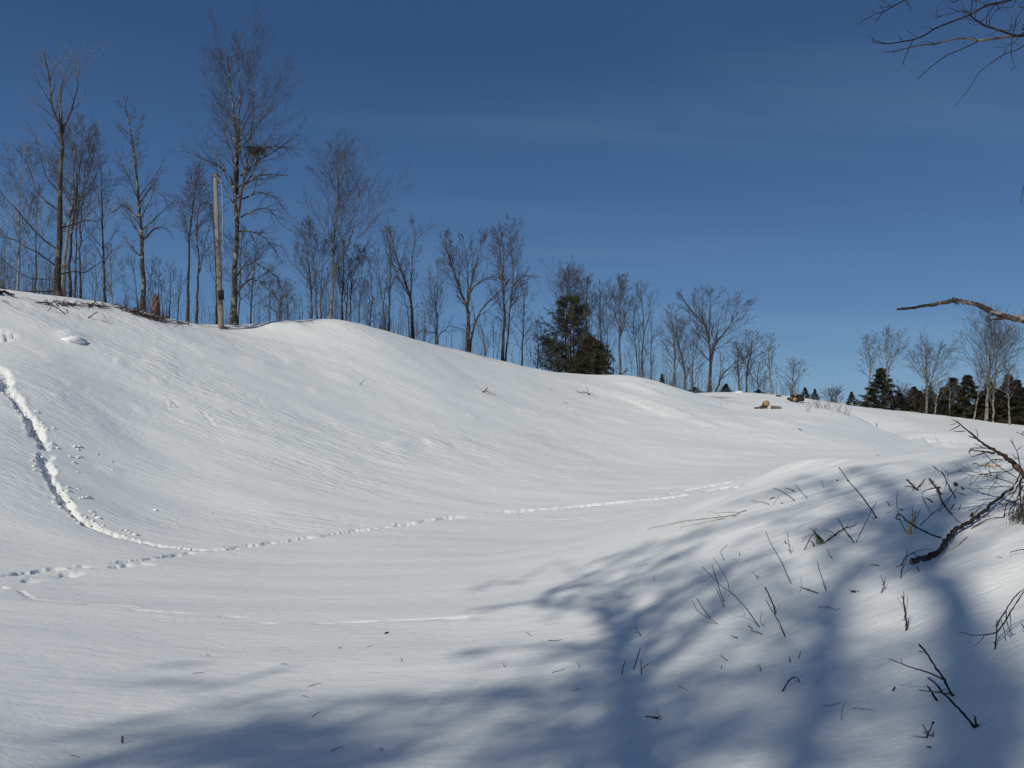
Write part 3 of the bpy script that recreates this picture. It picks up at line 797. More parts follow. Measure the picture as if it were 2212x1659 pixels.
T('low bushy bare tree right of the V shaped tree', 57, [[(1049,768),(1044,730),(1036,690)], [(1066,770),(1066,720),(1062,680)], [(1074,772),(1080,720),(1084,690)]], 3.5, hw=22, cs=.15, n=16, ang=(22,40), up=.45, bmat='grey', tmat='twig_grey', seed=38, dens=.8)
T('tall tree with dark double trunk and oval crown left of the evergreen', 58, [[(1086,779),(1088,720),(1090,661),(1085,590),(1075,519),(1070,490)], [(1092,779),(1097,720),(1102,661),(1109,590),(1102,520),(1098,466)]], 8, hw=40, cs=.38, n=26, ang=(20,38), up=.5, bmat='dark', tmat='twig', seed=39, dens=1.0,
   limbs=[(4,(1106,620),(1125,600),(1145,595),(1160,600)), (3,(1100,680),(1115,655),(1135,640))])
T('slender pale tree close left of the big evergreen', 60, [[(1127,786),(1129,740),(1131,697),(1134,608)]], 5, hw=34, cs=.2, n=15, ang=(28,46), up=.4, bmat='grey', tmat='twig_grey', seed=40, dens=.8)
T('bare tree whose dense top shows above the big evergreen', 66, [[(1224,820),(1222,740),(1224,660),(1228,590)], [(1236,820),(1240,700),(1246,600)]], 6, hw=40, cs=.35, n=24, ang=(16,30), up=.6, bmat='grey', tmat='twig_red', seed=41, dens=1.1)
T('bare tree standing behind the right half of the big evergreen', 66, [[(1266,822),(1266,720),(1268,598)]], 6, hw=26, cs=.35, n=15, ang=(16,30), up=.6, bmat='grey', tmat='twig_red', seed=42, dens=1.05)
T('grey multi stemmed tree right behind the evergreen', 67, [[(1300,822),(1298,740),(1294,612)], [(1310,822),(1312,720),(1308,640)]], 6, hw=26, cs=.3, n=18, ang=(16,30), up=.6, bmat='grey', tmat='twig_grey', seed=43, dens=.9)
T('straight narrow tree with pointed reddish crown right of the evergreen', 67, [[(1340,815),(1338,740),(1338,682),(1343,596)]], 7, hw=28, cs=.38, n=19, ang=(18,32), up=.6, bmat='grey', tmat='twig_red', seed=44, dens=1.05)
T('cluster of straight thin stems with open crown at the low crest', 68, [[(1387,817),(1388,740),(1390,682),(1382,618)], [(1379,817),(1374,760),(1368,710),(1372,650)], [(1382,817),(1381,760),(1384,700)]], 5, hw=32, cs=.35, n=22, ang=(18,34), up=.55, bmat='dark', tmat='twig_grey', seed=45, dens=.95)
T('thin lone sapling just right of the straight stemmed cluster', 70, [[(1407,818),(1407,740),(1410,680)]], 3.5, hw=18, cs=.25, n=9, bmat='grey', tmat='twig_grey', seed=46, dens=.8)
T('tall feathery tree behind the dip of the crest', 84, [[(1455,840),(1458,740),(1452,700),(1448,658)]], 5.5, hw=34, cs=.25, n=20, ang=(24,42), up=.4, bmat='grey', tmat='twig_grey', seed=47, dens=.95)
T('two stemmed dusky tree left of the big spreading tree', 86, [[(1481,846),(1475,780),(1465,740),(1462,690)], [(1495,846),(1496,780),(1502,710)]], 6, hw=38, cs=.22, n=24, ang=(26,44), up=.4, bmat='grey', tmat='twig', seed=48, dens=.95)
T('big spreading tree with wide fan shaped crown over the far snow ridge', 106, [[(1532,850),(1534,810),(1535,794),(1532,740),(1521,700),(1490,668),(1465,630)], [(1534,800),(1545,745),(1571,710),(1590,680),(1615,648)], [(1534,780),(1531,710),(1536,660),(1532,628)], [(1545,850),(1560,811),(1580,790),(1600,775)]], 8.5, hw=38, cs=.28, n=40, ang=(24,44), up=.45, bmat='brown', tmat='twig', seed=49, dens=1.0)
T('grey tree tucked against the right of the big spreading tree', 107, [[(1597,852),(1594,790),(1592,740)]], 5, hw=26, cs=.2, n=17, ang=(26,46), up=.35, bmat='grey', tmat='twig_grey', seed=50, dens=.9)
T('medium tree with a dark base second right of the spreading tree', 107, [[(1613,852),(1613,808),(1622,760),(1625,714)]], 5, hw=30, cs=.25, n=17, ang=(28,48), up=.35, bmat='dark', tmat='twig_grey', seed=51, dens=.85)
T('thin leaning birch nearest left of the farther logs', 106, [[(1667,857),(1664,810),(1660,780),(1664,718)]], 4.5, hw=20, cs=.25, n=15, ang=(26,46), up=.35, bmat='pale', tmat='twig_grey', seed=52, dens=.85)
T('low brushy tree between the medium tree and the thin birch', 108, [[(1640,856),(1636,820),(1640,780)], [(1650,856),(1652,820)]], 3.5, hw=22, cs=.1, n=16, ang=(26,46), bmat='dark', tmat='twig', seed=53, dens=.8)
T('small cone shaped bare tree right behind the farther logs', 108, [[(1711,856),(1713,820),(1716,774)]], 3.5, hw=24, cs=.12, n=18, ang=(34,48), up=.3, bmat='grey', tmat='twig_grey', seed=54, dens=.8)
# trees on the right beyond the open field
T('tall pale stem at the left rim of the far right grove', 104, [[(1875,884),(1876,840),(1880,790),(1872,722)]], 4.5, hw=22, cs=.35, n=15, ang=(24,44), up=.35, bmat='pale', tmat='twig_grey', seed=55, dens=.85)
T('tall open crowned tree rising over the first dark spruce', 104, [[(1911,886),(1914,830),(1917,792),(1912,750),(1915,712)], [(1916,800),(1932,770),(1944,730)]], 5, hw=26, cs=.4, n=20, ang=(22,42), up=.4, bmat='pale', tmat='twig_grey', seed=56, dens=.9)
T('wide crowned pale tree in the gap between the spruces', 104, [[(2001,900),(2002,850),(2001,800),(1998,744)], [(2002,850),(2018,800),(2030,750)]], 5.5, hw=40, cs=.3, n=26, ang=(30,50), up=.3, bmat='pale', tmat='twig_grey', seed=57, dens=.95)
T('thin pale stem leaning right of the wide crowned pale tree', 103, [[(2018,902),(2022,870),(2024,830)]], 3.5, hw=22, cs=.3, n=10, bmat='pale', tmat='twig_grey', seed=58, dens=.8)
T('thin pale stem in front of the middle dark spruces', 103, [[(2052,906),(2052,860),(2050,820)]], 3.5, hw=20, cs=.3, n=10, bmat='pale', tmat='twig_grey', seed=59, dens=.8)
T('slanting pale stem beside the tall dense pale tree', 103, [[(2104,910),(2108,880),(2114,850),(2120,800)]], 4, hw=20, cs=.4, n=10, bmat='pale', tmat='twig_grey', seed=60, dens=.8)
T('tall dense pale tree with twin trunks below the broken branch', 102, [[(2131,914),(2133,860),(2138,800),(2142,692)], [(2146,916),(2146,860),(2152,790),(2160,730)]], 6.5, hw=42, cs=.28, n=36, ang=(18,36), up=.5, bmat='pale', tmat='twig_grey', seed=61, dens=1.1)
T('thin pale trunk at the far right before the dark evergreens', 101, [[(2181,920),(2180,880),(2178,840),(2182,790)]], 4, hw=26, cs=.4, n=12, bmat='pale', tmat='twig_grey', seed=62, dens=.85)
T('rounded bare bush alone between the tiny spruces and the grove', 106, [[(1796,880),(1794,860),(1790,843)], [(1802,880),(1806,860),(1812,846)], [(1799,880),(1800,850)]], 3, hw=16, cs=.05, n=22, ang=(25,50), up=.4, bmat='grey', tmat='twig_grey', seed=63, dens=.85, name='bare_bush')
T('reddish bare brush between the first spruce and the pale wide tree', 106, [[(1950,892),(1946,860),(1940,838)], [(1962,892),(1962,850)], [(1972,892),(1978,860)]], 3, hw=20, cs=.05, n=24, ang=(25,50), up=.4, bmat='brown', tmat='twig_red', seed=64, dens=.95, name='bare_bush')
for i, (x, y, h, s, lb) in enumerate([(8,640,150,65,'faint low tree cut by the left edge of the photo'), (105,642,120,66,'short faint tree between the thin dark sapling and the tall dark trunk'), (205,652,110,67,'short twiggy tree at the right fringe of the left thicket'),
        (580,708,140,68,'small twiggy tree under the hooked low branches right of the tallest tree'), (604,706,100,69,'smallest twiggy tree in the gap before the three stemmed tree'), (800,708,150,70,'low twiggy tree between dome top and loose crowned grey tree'),
        (915,745,90,71,'short scrubby tree between the leaning split tree and the egg crowned one'), (1160,800,110,72,'short scrubby tree at the left fringe of the big evergreen')]):
    T(lb, 48 if x < 900 else 62, [[(x, y), (x + 3, y - h * .5), (x - 2, y - h)]], 3.2, hw=30, cs=.12, n=12, ang=(26, 46), up=.35, bmat='grey', tmat='twig_grey' if i % 2 else 'twig_red', seed=s, dens=.75)
# ---------------------------------------------------------------- evergreens
def tufts(B, Dr, rng, n, ln, w, spread=.5):
    """n blade-shaped needle bundles fanned round each point B along Dr"""
    N = len(B); B = np.repeat(B, n, 0); Dr = np.repeat(Dr, n, 0)
    d = norm(Dr + rng.randn(N * n, 3) * spread)
    s = norm(np.cross(d, rng.randn(N * n, 3)))
    L = (ln * (.6 + .7 * rng.rand(N * n)))[:, None]
    b = B + rng.randn(N * n, 3) * ln * .25
    return np.stack([b - s * w / 2, b + s * w / 2, b + d * L], 1)
def conifer_parts(H, prof, rng, nb, nm='needle', bmat='dark', side=9, tn=8, tl=.16, tw=.03, rise=.15, droop=.2, wood=.03, view=None, clear=.06, K=5):
    """yields meshes for the trunk and each bough of an evergreen of height H standing at the origin.
       prof: (height fraction, left reach, right reach) in metres"""
    out = []
    pr = np.array(prof)
    z = np.linspace(-.3, H, 12); P = np.stack([rng.randn(12) * .02, rng.randn(12) * .02, z], -1)
    P[:, 0] = np.cumsum(rng.randn(12) * .015)
    g = Geo().tubes(P, H * wood * .5 * (1 - .93 * np.linspace(0, 1, 12)), 7)
    out.append(('trunk', g, [M[bmat]]))
    for i in range(nb):
        t = clear + (1 - clear) * (i + rng.rand()) / nb
        ph = i * 2.4 + rng.randn() * .3
        c = math.cos(ph)
        l = np.interp(t, pr[:, 0], pr[:, 1]); r = np.interp(t, pr[:, 0], pr[:, 2])
        L = ((l if c < 0 else r) * abs(c) + (l + r) / 2 * (1 - abs(c))) * (.55 + .65 * rng.rand()) + .04
        d = np.array([math.cos(ph), math.sin(ph), rise * (.6 + t)]); d /= np.linalg.norm(d)
        p = np.array([P[0, 0] * 0 + np.interp(t * H, z, P[:, 0]), 0, t * H - .1 * L]); pts = [p]
        for k in range(K - 1):
            p = p + d * L / (K - 1); pts.append(p)
            d = norm(d + np.array([0, 0, -droop / (K - 1) if k < K - 3 else droop * .9 / (K - 1)]) + rng.randn(3) * .07)
        Pb = np.array(pts)[None]; Rb = np.linspace(.5, .15, K)[None] * max(.012, .022 * L)
        g = Geo().tubes(Pb, Rb, 4, mi=0)
        def flat(N, m, rg): return np.where(np.arange(m)[None] % 2 == 0, 1, -1) * np.pi / 2 + rg.randn(N, m) * .6
        P1, R1 = sprout(Pb, Rb, side, rng, s0=.22, s1=1.0, ang=(35, 65), lf=.38, fall=.35, up=.12, K=3, rk=.5, rmin=.004, wob=.1)
        g.tubes(P1, R1, 3, mi=0)
        Bp = np.concatenate([P1[:, 1], P1[:, 2], (P1[:, 1] + P1[:, 2]) / 2, (P1[:, 0] + P1[:, 1]) / 2, Pb[:, -1], Pb[:, -2]]); D1 = norm(P1[:, 2] - P1[:, 0])
        Dr = np.concatenate([D1, D1, D1, D1, norm(Pb[:, -1] - Pb[:, -2]), norm(Pb[:, -1] - Pb[:, -2])])
        g.tris(tufts(Bp, Dr, rng, tn, tl, tw, .65), mi=1)
        out.append(('bough', g, [M[bmat], M[nm]]))
    return out
def put_conifer(parts, label, x, y, D, cat='tree', name='evergreen_tree', turn=True, group=None):
    b = at(x, y, D); root = holder(name, (b[0], b[1], ground(b[0], b[1])), label, cat, group)
    if turn: root.rotation_euler.z = -math.atan2(b[0], b[1])
    for nm, g, mats in parts:
        g.build(nm, mats, root)
    return root
U = lambda D: D / FPX
_k = U(63.5)
put_conifer(conifer_parts(172 * _k, [(0, 50*_k, 80*_k), (.26, 34*_k, 72*_k), (.34, 45*_k, 56*_k), (.45, 72*_k, 44*_k), (.58, 60*_k, 42*_k), (.70, 50*_k, 44*_k), (.82, 46*_k, 38*_k), (.93, 28*_k, 30*_k), (1, 8*_k, 14*_k)],
    np.random.RandomState(101), 88, 'needle_d', side=9, tn=6, tl=.20, tw=.045, rise=.3, droop=.25), 'big dark pine with ragged layered crown standing alone on the crest', 1232, 815, 63.5, name='pine_tree')
_k = U(62.5)
put_conifer(conifer_parts(84 * _k, [(0, 60*_k, 72*_k), (.3, 54*_k, 58*_k), (.55, 36*_k, 40*_k), (.8, 18*_k, 20*_k), (1, 4*_k, 4*_k)],
    np.random.RandomState(102), 60, 'needle_d', side=8, tn=9, tl=.24, tw=.065, rise=.12), 'low broad dark evergreen under the right side of the big pine', 1276, 815, 62.5, name='pine_tree')
_k = U(61.5)
put_conifer(conifer_parts(72 * _k, [(0, 38*_k, 34*_k), (.4, 42*_k, 36*_k), (.75, 34*_k, 26*_k), (1, 14*_k, 10*_k)],
    np.random.RandomState(103), 52, 'needle_b', bmat='grey', side=8, tn=5, tl=.17, tw=.032, rise=.5), 'thin bronze green young pine at the left foot of the big pine', 1192, 806, 61.5, name='pine_tree')
# spruces of the far grove: three grown trees, the others are copies turned and scaled
def spruce_proto(seed, fat, nm):
    H = 5.0; rng = np.random.RandomState(seed)
    prof = [(0, 1.2*fat, 1.15*fat), (.2, .98*fat, 1.0*fat), (.45, .66*fat, .7*fat), (.7, .36*fat, .34*fat), (.88, .13*fat, .14*fat), (1, .02, .02)]
    parts = conifer_parts(H, prof, rng, 54, nm, side=6, tn=6, tl=.20, tw=.07, rise=.02, droop=.22, clear=.03, K=4)
    return [(n, g, m) for n, g, m in parts]
_protos = {}
def spruce(kind, label, x, y, ytop, hw, D):
    b = at(x, y, D); zb = ground(b[0], b[1]); H = at(x, ytop, D)[2] - zb; kh = H / 5.0; kw = hw * D / FPX / 1.3
    root = holder('spruce_tree', (b[0], b[1], zb), label, 'tree')
    if kind not in _protos:
        _protos[kind] = [g.build(n, m, root) for n, g, m in spruce_proto(*kind)]
    else:
        for o in _protos[kind]:
            c = o.copy(); COL.objects.link(c); c.parent = root
    root.scale = (kw, kw, kh); root.rotation_euler.z = (x * 1.7) % 6.28
KA, KB, KC = (201, 1.15, 'needle_d'), (202, 1.0, 'needle_d'), (203, 1.3, 'needle_b')
for kd, lb, x, y, yt, hw, D in [
    (KB, 'tiny dark spruce immediately right of the farther logs', 1740, 868, 837, 13, 104),
    (KB, 'narrow pointed little spruce left of the rounded bare bush', 1761, 872, 840, 10, 104),
    (KA, 'lone small spruce on the field edge left of the grove', 1840, 880, 846, 13, 104),
    (KA, 'largest dark spruce, first of the grove, under the tall open tree', 1908, 888, 796, 44, 104.5),
    (KB, 'low dark spruce leaning on the left side of the largest spruce', 1884, 886, 838, 24, 104),
    (KB, 'low dark spruce filling in right of the largest spruce', 1944, 890, 848, 24, 105),
    (KC, 'bronze tinted spruce left of the wide pale tree trunk', 1988, 898, 845, 22, 105),
    (KC, 'bronze tinted spruce right of the wide pale tree trunk', 2016, 900, 848, 22, 105),
    (KB, 'small spruce low between the brown brush and the bronze spruces', 1966, 896, 866, 18, 106),
    (KA, 'broad dark spruce, left one of the middle pair in the grove', 2062, 906, 816, 38, 104.5),
    (KA, 'broad dark spruce, right one of the middle pair in the grove', 2096, 909, 811, 38, 104.5),
    (KC, 'brownish spruce behind the slanting pale stem', 2126, 913, 846, 32, 105),
    (KC, 'brownish spruce low between the twin trunked pale tree and the last spruces', 2158, 916, 842, 32, 104),
    (KA, 'dark spruce near the right edge with snow flecked top', 2184, 919, 810, 34, 104.5),
    (KB, 'dark spruce cut by the right edge of the photo', 2212, 922, 838, 34, 104),
    (KC, 'short brown spruce filling the gap before the middle spruce pair', 2036, 903, 858, 24, 106),
    (KA, 'low dark spruce peeping over the dip below the feathery tree', 1431, 836, 808, 13, 80),
    (KB, 'little dark spruce at the foot of the big spreading tree', 1568, 852, 829, 16, 107),
    (KC, 'low dark evergreen clump left of the big spreading tree foot', 1500, 850, 836, 20, 107),
    (KC, 'brown green spruce behind the brush right of the largest spruce', 1976, 897, 836, 26, 108),
    (KC, 'brown green spruce filling the gap behind the wide pale tree', 2008, 899, 834, 28, 108.5),
    (KC, 'brown green spruce behind the short brown one left of the middle pair', 2040, 904, 838, 28, 108),
    (KA, 'tall dark spruce behind the slanting pale stem', 2138, 914, 826, 34, 108.5),
    (KC, 'brown green spruce behind the snow flecked one near the right edge', 2200, 921, 822, 36, 108),
    (KB, 'low dark evergreen right of the brushy tree near the thin birch', 1638, 857, 842, 16, 108)]:
    spruce(kd, lb, x, y, yt, hw, D)

# thin brush and saplings too many to count between the trunks
def undergrowth(label, line, D0, n, seed, hpx, mt='twig', name='undergrowth'):
    rng = np.random.RandomState(seed); g = Geo(); L = smooth_poly(line, 10); o0 = None
    for i in range(n):
        x, y = L[rng.randint(len(L))]; x += rng.randn() * 8; D = D0(x) * (1 + rng.rand() * .12); k = D / FPX
        b = at(x, y, D); b[2] = ground(b[0], b[1]) - .05; o0 = b.copy() if o0 is None else o0
        zt = at(x, y - hpx * (.25 + .75 * rng.rand() ** 1.4), D)[2]; H = max(.4, zt - b[2])
        dx = rng.randn(2) * .10 * H
        P = np.stack([b, b + [dx[0] * .3, dx[1] * .3, H * .5], b + [dx[0], dx[1], H]])[None]; r = .006 + D * .00008
        Rr = np.array([[r * 1.6, r, r * .5]]); g.tubes(P, Rr, 3)
        m = int(5 + H * 2.2); Q, Rq = sprout(P, Rr, m, rng, s0=.15, s1=.97, ang=(25, 55), lf=.34, fall=.6, up=.3, K=3, rk=.5, rmin=r * .45); g.tubes(Q, Rq, 3)
        Q2, R2 = sprout(Q, Rq, 3, rng, lf=.5, up=.2, K=2, rk=.7, rmin=r * .38); g.tubes(Q2, R2, 3)
    o = g.build(name, M[mt], None, o0); o['kind'] = 'stuff'; o['label'] = label
_cd = lambda x: np.interp(x, [0, 120, 280, 400, 500, 740, 900, 1120, 1360, 1480], [36, 38, 40, 42, 44, 47, 52, 58, 66, 74])
undergrowth('thin grey saplings and brush between the trunks of the left trees', [(-20, 640), (60, 642), (130, 650), (230, 662)], _cd, 70, 901, 120, 'twig_red')
undergrowth('thin brush behind stump and pole', [(260, 672), (340, 686), (420, 700), (500, 714), (600, 705)], _cd, 60, 902, 85, 'twig')
undergrowth('thin brush and saplings under the trees on the dome', [(600, 704), (700, 698), (760, 698), (830, 714)], _cd, 80, 903, 120, 'twig_red')
undergrowth('thin brush along the descending crest', [(830, 714), (900, 738), (1000, 764), (1100, 788), (1180, 806)], _cd, 80, 904, 80, 'twig_grey')
undergrowth('thin brush right of the big pine', [(1290, 815), (1380, 817), (1430, 828), (1500, 848)], lambda x: 70, 60, 905, 75, 'twig_grey')
undergrowth('thin brush behind the far snow ridge', [(1440, 846), (1540, 850), (1640, 856), (1720, 858)], lambda x: 107, 90, 906, 62, 'twig')
undergrowth('brown tangled brush in front of the far right evergreens', [(1940, 892), (2020, 900), (2100, 910), (2212, 924)], lambda x: 103, 140, 907, 56, 'twig_grey')
undergrowth('reddish brush filling the far right grove', [(1950, 893), (2060, 906), (2212, 924)], lambda x: 105.5, 100, 908, 66, 'twig_red')
# ---------------------------------------------------------------- things on the crest and the hill
def crop(frame, pts):
    sx, x0, y0 = FR[frame]
    return [(x0 + p[0] * sx, y0 + p[1] * sx) for p in pts]
FR = {'F5': (.4164, 1355.4, 968), 'A': (.1751, 1824.7, 890.7), 'B': (.1751, 1824.7, 1123), 'C': (.2101, 1378.6, 1006.9), 'O': (.1947, 1781.3, 0),
      'W': (.4202, 0, 1316.7), 'V': (.4202, 774.5, 1006.9), 'H': (.2101, 0, 604), 'G': (.2801, 1084.3, 542), 'R': (.2647, 1626.5, 619.6), 'L': (.07, 1626.5, 813), 'P': (1, 0, 0)}
HITS = {}
def wpath(frame, pts, mode, lift=0.0, lean=0.0):
    """world points of a measured line. up: stands over its first point; lie: rests on the snow; span: both ends on the snow"""
    q = crop(frame, pts)
    if mode == 'lie':
        return np.array([np.array(hit(x, y)) + np.array([0, 0, lift]) for x, y in q])
    b = hit(*q[0]); Db = math.hypot(b.x, b.y)
    if mode == 'span':
        e = hit(*q[-1]); De = math.hypot(e.x, e.y)
    else: De = Db
    out = []
    ln = [0]
    for a, c in zip(q[:-1], q[1:]): ln.append(ln[-1] + math.hypot(a[0] - c[0], a[1] - c[1]))
    for (x, y), l in zip(q, ln):
        t = l / ln[-1]
        out.append(at(x, y, (Db + (De - Db) * t) * (1 + lean * t)))
    return np.array(out)
def smooth3(P, n=4):
    if len(P) < 3: return resample(P, 5)
    out = []
    for i in range(len(P) - 1):
        p0 = P[max(i - 1, 0)]; p1 = P[i]; p2 = P[i + 1]; p3 = P[min(i + 2, len(P) - 1)]
        for k in range(n):
            t = k / n
            out.append(.5 * ((2 * p1) + (-p0 + p2) * t + (2 * p0 - 5 * p1 + 4 * p2 - p3) * t * t + (-p0 + 3 * p1 - 3 * p2 + p3) * t ** 3))
    out.append(P[-1]); return np.array(out)
_sr = np.random.RandomState(77)
def rod(P, w, D, taper=.5, sides=6, knots=.12, cap=True, bury=0, mi=0, g=None):
    """a woody rod along P, w measured units thick at range D"""
    P = smooth3(np.asarray(P)); n = len(P)
    if bury:
        d = norm(P[0] - P[1]); d = norm(d * .5 + np.array([0, 0, -1.0])); P = np.concatenate([[P[0] + d * bury], P])
    P[1:-1] += _sr.randn(len(P) - 2, 3) * w * D / FPX * .10
    Rd = w * D / FPX / 2 * np.linspace(1, taper, len(P)) * (1 + _sr.randn(len(P)) * knots)
    g = g or Geo()
    return g.tubes(P, np.maximum(Rd, .0012), sides, cap, mi)

# the old pole
def make_pole():
    D = 38.3; k = D / FPX
    b = at(479, 707, D); base = np.array([b[0], b[1], ground(b[0], b[1])])
    root = holder('wooden_pole', base, 'weathered topless utility pole leaning left beside the tallest tree', 'pole')
    top = at(465.2, 379, D)
    P = resample([base - np.array([0, 0, .4]), top], 16); P[1:-1] += _sr.randn(14, 3) * .006
    Geo().tubes(P, k * np.linspace(6.2, 4.1, 16), 12, True).build('shaft', M['pole'], root, base)
    u = norm(P[-1] - P[0]); vd = norm(np.array([b[0], b[1], 0])); sd = np.array([vd[1], -vd[0], 0])
    # rough sawn cap, a bolt and a broken pin at the top
    t2 = top + u * .02
    Geo().tubes(np.array([t2 - u * .16, t2 - u * .10, t2 + u * .02, t2 + u * .05]), k * np.array([4.5, 5.0, 4.9, 3.6]), 9, True).build('cap_band', M['deadwood'], root, base)
    for s_, z_ in ((-1, .25), (1, .32), (1, .55)):
        c = top - u * z_
        Geo().tubes(np.array([c, c + sd * s_ * k * 6.5, c + sd * s_ * k * 7.5 - u * .06]), np.array([.018, .018, .012]), 6, True).build('bolt', M['hidden'], root, base)
    # meter box strapped low on the pole
    c = P[0] + (top - base) * ((707 - 640) / 328.0) + np.array([0, 0, .35])
    q0 = at(476.5, 630, D); q1 = at(477.6, 647, D)
    g = Geo(); f = -vd
    def boxy(c0, c1, wd, dp, mt, nm):
        ax = norm(c1 - c0); V = []
        for e in (c0, c1):
            for a_, b_ in ((-1, 0), (1, 0), (1, 1), (-1, 1)):
                V.append(e + sd * a_ * wd / 2 + f * (.10 + dp * b_))
        V = np.array(V); q = [(0, 1, 2, 3), (7, 6, 5, 4), (0, 4, 5, 1), (1, 5, 6, 2), (2, 6, 7, 3), (3, 7, 4, 0)]
        me = mesh_np(nm, V - base, q, None, False); me.materials.append(mt)
        o = link(nm, me, None, root); return o
    boxy(q0, q1, .27, .14, M['hidden'], 'switch_box')
    boxy(at(476, 627, D), at(476.2, 629.6, D), .33, .09, M['deadwood'], 'strap'); boxy(at(477.6, 648, D), at(477.8, 650.5, D), .31, .09, M['deadwood'], 'strap')
    for pl, w in (([(467, 382), (472, 385), (476, 392), (479, 410), (480, 440), (480.5, 480), (481, 515), (483, 560)], .9), ([(466, 395), (468.5, 430), (470, 465)], .7)):
        Pw = np.array([at(x, y, D - .35) for x, y in pl])
        Geo().tubes(smooth3(Pw)[None], np.full((1, (len(pl) - 1) * 4 + 1), w * k / 2), 4).build('wire', M['wire'], root, base)
make_pole()
def simple(name, label, cat, geo, mats, origin, group=None):
    o = geo.build(name, mats, None, origin); prop(o, label, cat, group); return o
# stump with jagged top and the snapped pole leaning on it
def make_stump():
    D = 35.8; k = D / FPX; rng = np.random.RandomState(8)
    b = at(336, 684, D); base = np.array([b[0], b[1], ground(b[0], b[1])])
    root = holder('broken_stump', base, 'reddish broken stump with splintered top on the crest between two trees', 'stump')
    top = at(336, 640, D)
    n = 14; th = np.arange(n) / n * 2 * np.pi; rows = []
    for t, r in ((-.15, 10), (.05, 9.2), (.35, 7.6), (.7, 7.0), (.88, 6.8), (1.0, 5.6)):
        z = base[2] + (top[2] - base[2]) * t + (rng.rand(n) * .26 - .05 if t == 1.0 else 0)
        rr = r * k * (1 + rng.randn(n) * .07)
        rows.append(np.stack([base[0] + rr * np.cos(th), base[1] + rr * np.sin(th), np.ones(n) * z], -1))
    V = np.concatenate(rows + [[[base[0], base[1], top[2] - .15]]]) - base
    q = [(i * n + j, i * n + (j + 1) % n, (i + 1) * n + (j + 1) % n, (i + 1) * n + j) for i in range(5) for j in range(n)]
    tr = [(5 * n + j, 5 * n + (j + 1) % n, 6 * n) for j in range(n)]
    me = mesh_np('trunk', V, q, tr, False); me.materials.append(M['stumpwood']); link('trunk', me, None, root)
    P = np.array([at(322, 686, D - .5), at(332, 668, D - .45), at(346, 645, D - .4)])
    simple('snapped_log', 'grey snapped log leaning up against the broken stump', 'log', rod(P, 3.6, D, .8, 7), M['deadwood'], base)
M['stumpwood'] = bark('stump_bark', (.06, .035, .024), (.15, .085, .055), (.05, .035, .028), scale=18, spots=5, bump=.6)
make_stump()

# brush thrown along the crest
def brush(label, line, n, D0, seed, hgt=.35, mt='twig', ln=(.3, .9)):
    rng = np.random.RandomState(seed); g = Geo(); L = smooth_poly(line, 8)
    o0 = None
    for i in range(n):
        x, y = L[rng.randint(len(L))]; x += rng.randn() * 4; y += abs(rng.randn()) * 3
        p = np.array(hit(x, y)); o0 = p if o0 is None else o0
        d = norm(rng.randn(3) * np.array([1, 1, .35]) + np.array([0, 0, .12])); l = ln[0] + (ln[1] - ln[0]) * rng.rand()
        Q = np.stack([p - d * l * .3 + [0, 0, .02], p + d * l * .3 + [0, 0, .03 + hgt * .2 * rng.rand()], p + d * l * .7 + [0, 0, hgt * rng.rand() * .4]])[None]
        Rq = np.array([[.014, .010, .005]]) * (.5 + rng.rand())
        g.tubes(Q, Rq, 4)
        Q2, R2 = sprout(Q, Rq, 4, rng, lf=.5, up=.2, K=3, rk=.6, rmin=.004); g.tubes(Q2, R2, 3)
    o = g.build('dead_brush', M[mt], None, o0); o['kind'] = 'stuff'; o['label'] = label; return o
brush('dead twigs and cut brush lying along the crest under the left trees', [(85, 652), (130, 655), (180, 658), (230, 664)], 46, 33, 1, .3)
brush('thicker heap of brown cut brush on the crest left of the stump', [(258, 664), (290, 674), (320, 684), (352, 690)], 90, 35, 2, .45, 'twig_red')
brush('thin brown brush at the crest between stump and pole', [(350, 688), (380, 696), (400, 700)], 16, 37, 3, .25)
brush('dark needled debris beside the foot of the pole', [(481, 708), (488, 711)], 10, 38, 4, .2, 'stick', (.2, .5))

def hill_stick(name, label, frame, w, pts, mode='up', mt='twig', subs=(), cat='stick', taper=.5, lift=.02):
    P = wpath(frame, pts, mode, lift); D = math.hypot(P[0][0], P[0][1])
    o = simple(name, label, cat, rod(P, w, D, taper, 5, bury=.06 if mode != 'lie' else 0), M[mt], P[0])
    for ws, sp in subs:
        q = crop(frame, sp); Q = np.array([at(x, y, D) for x, y in q])
        c = rod(Q, ws, D, .5, 4).build('twig', M[mt], o, P[0])
    return o
hill_stick('fallen_branch', 'bent L shaped branch below the crest brush, left of the pale log', 'H', 2.0, [(675, 355), (600, 300), (545, 265), (515, 300), (485, 325)], 'span', 'stick', [(.8, [(545, 268), (540, 240), (548, 215)])], 'branch')
hill_stick('log_piece', 'short pale topped log poking out of the snow below the crest', 'H', 2.6, [(905, 397), (950, 365), (1005, 330)], 'up', 'deadwood', (), 'log', .9)
hill_stick('dry_twig', 'fine forked twig on the snow between short log and stump', 'H', .8, [(1150, 458), (1120, 440), (1080, 385), (1050, 335)], 'up', 'twig', [(.6, [(1115, 438), (1000, 425), (900, 400)]), (.5, [(1110, 425), (1150, 375)])], 'twig')
hill_stick('dry_twig', 'small slanting twig just left of the short log', 'H', .8, [(843, 408), (815, 375), (800, 355)], 'up', 'twig', (), 'twig')
hill_stick('arched_twig', 'arched twig bowing over a snow hump left of the pole', 'H', 1.1, [(1790, 490), (1840, 462), (1870, 470), (1895, 515)], 'span', 'stick', (), 'twig')
hill_stick('dry_twig', 'tiny upright three pronged twig between stump and arched twig', 'H', .6, [(1642, 510), (1644, 475)], 'up', 'twig', [(.5, [(1640, 505), (1608, 518)]), (.5, [(1646, 500), (1680, 525)])], 'twig')
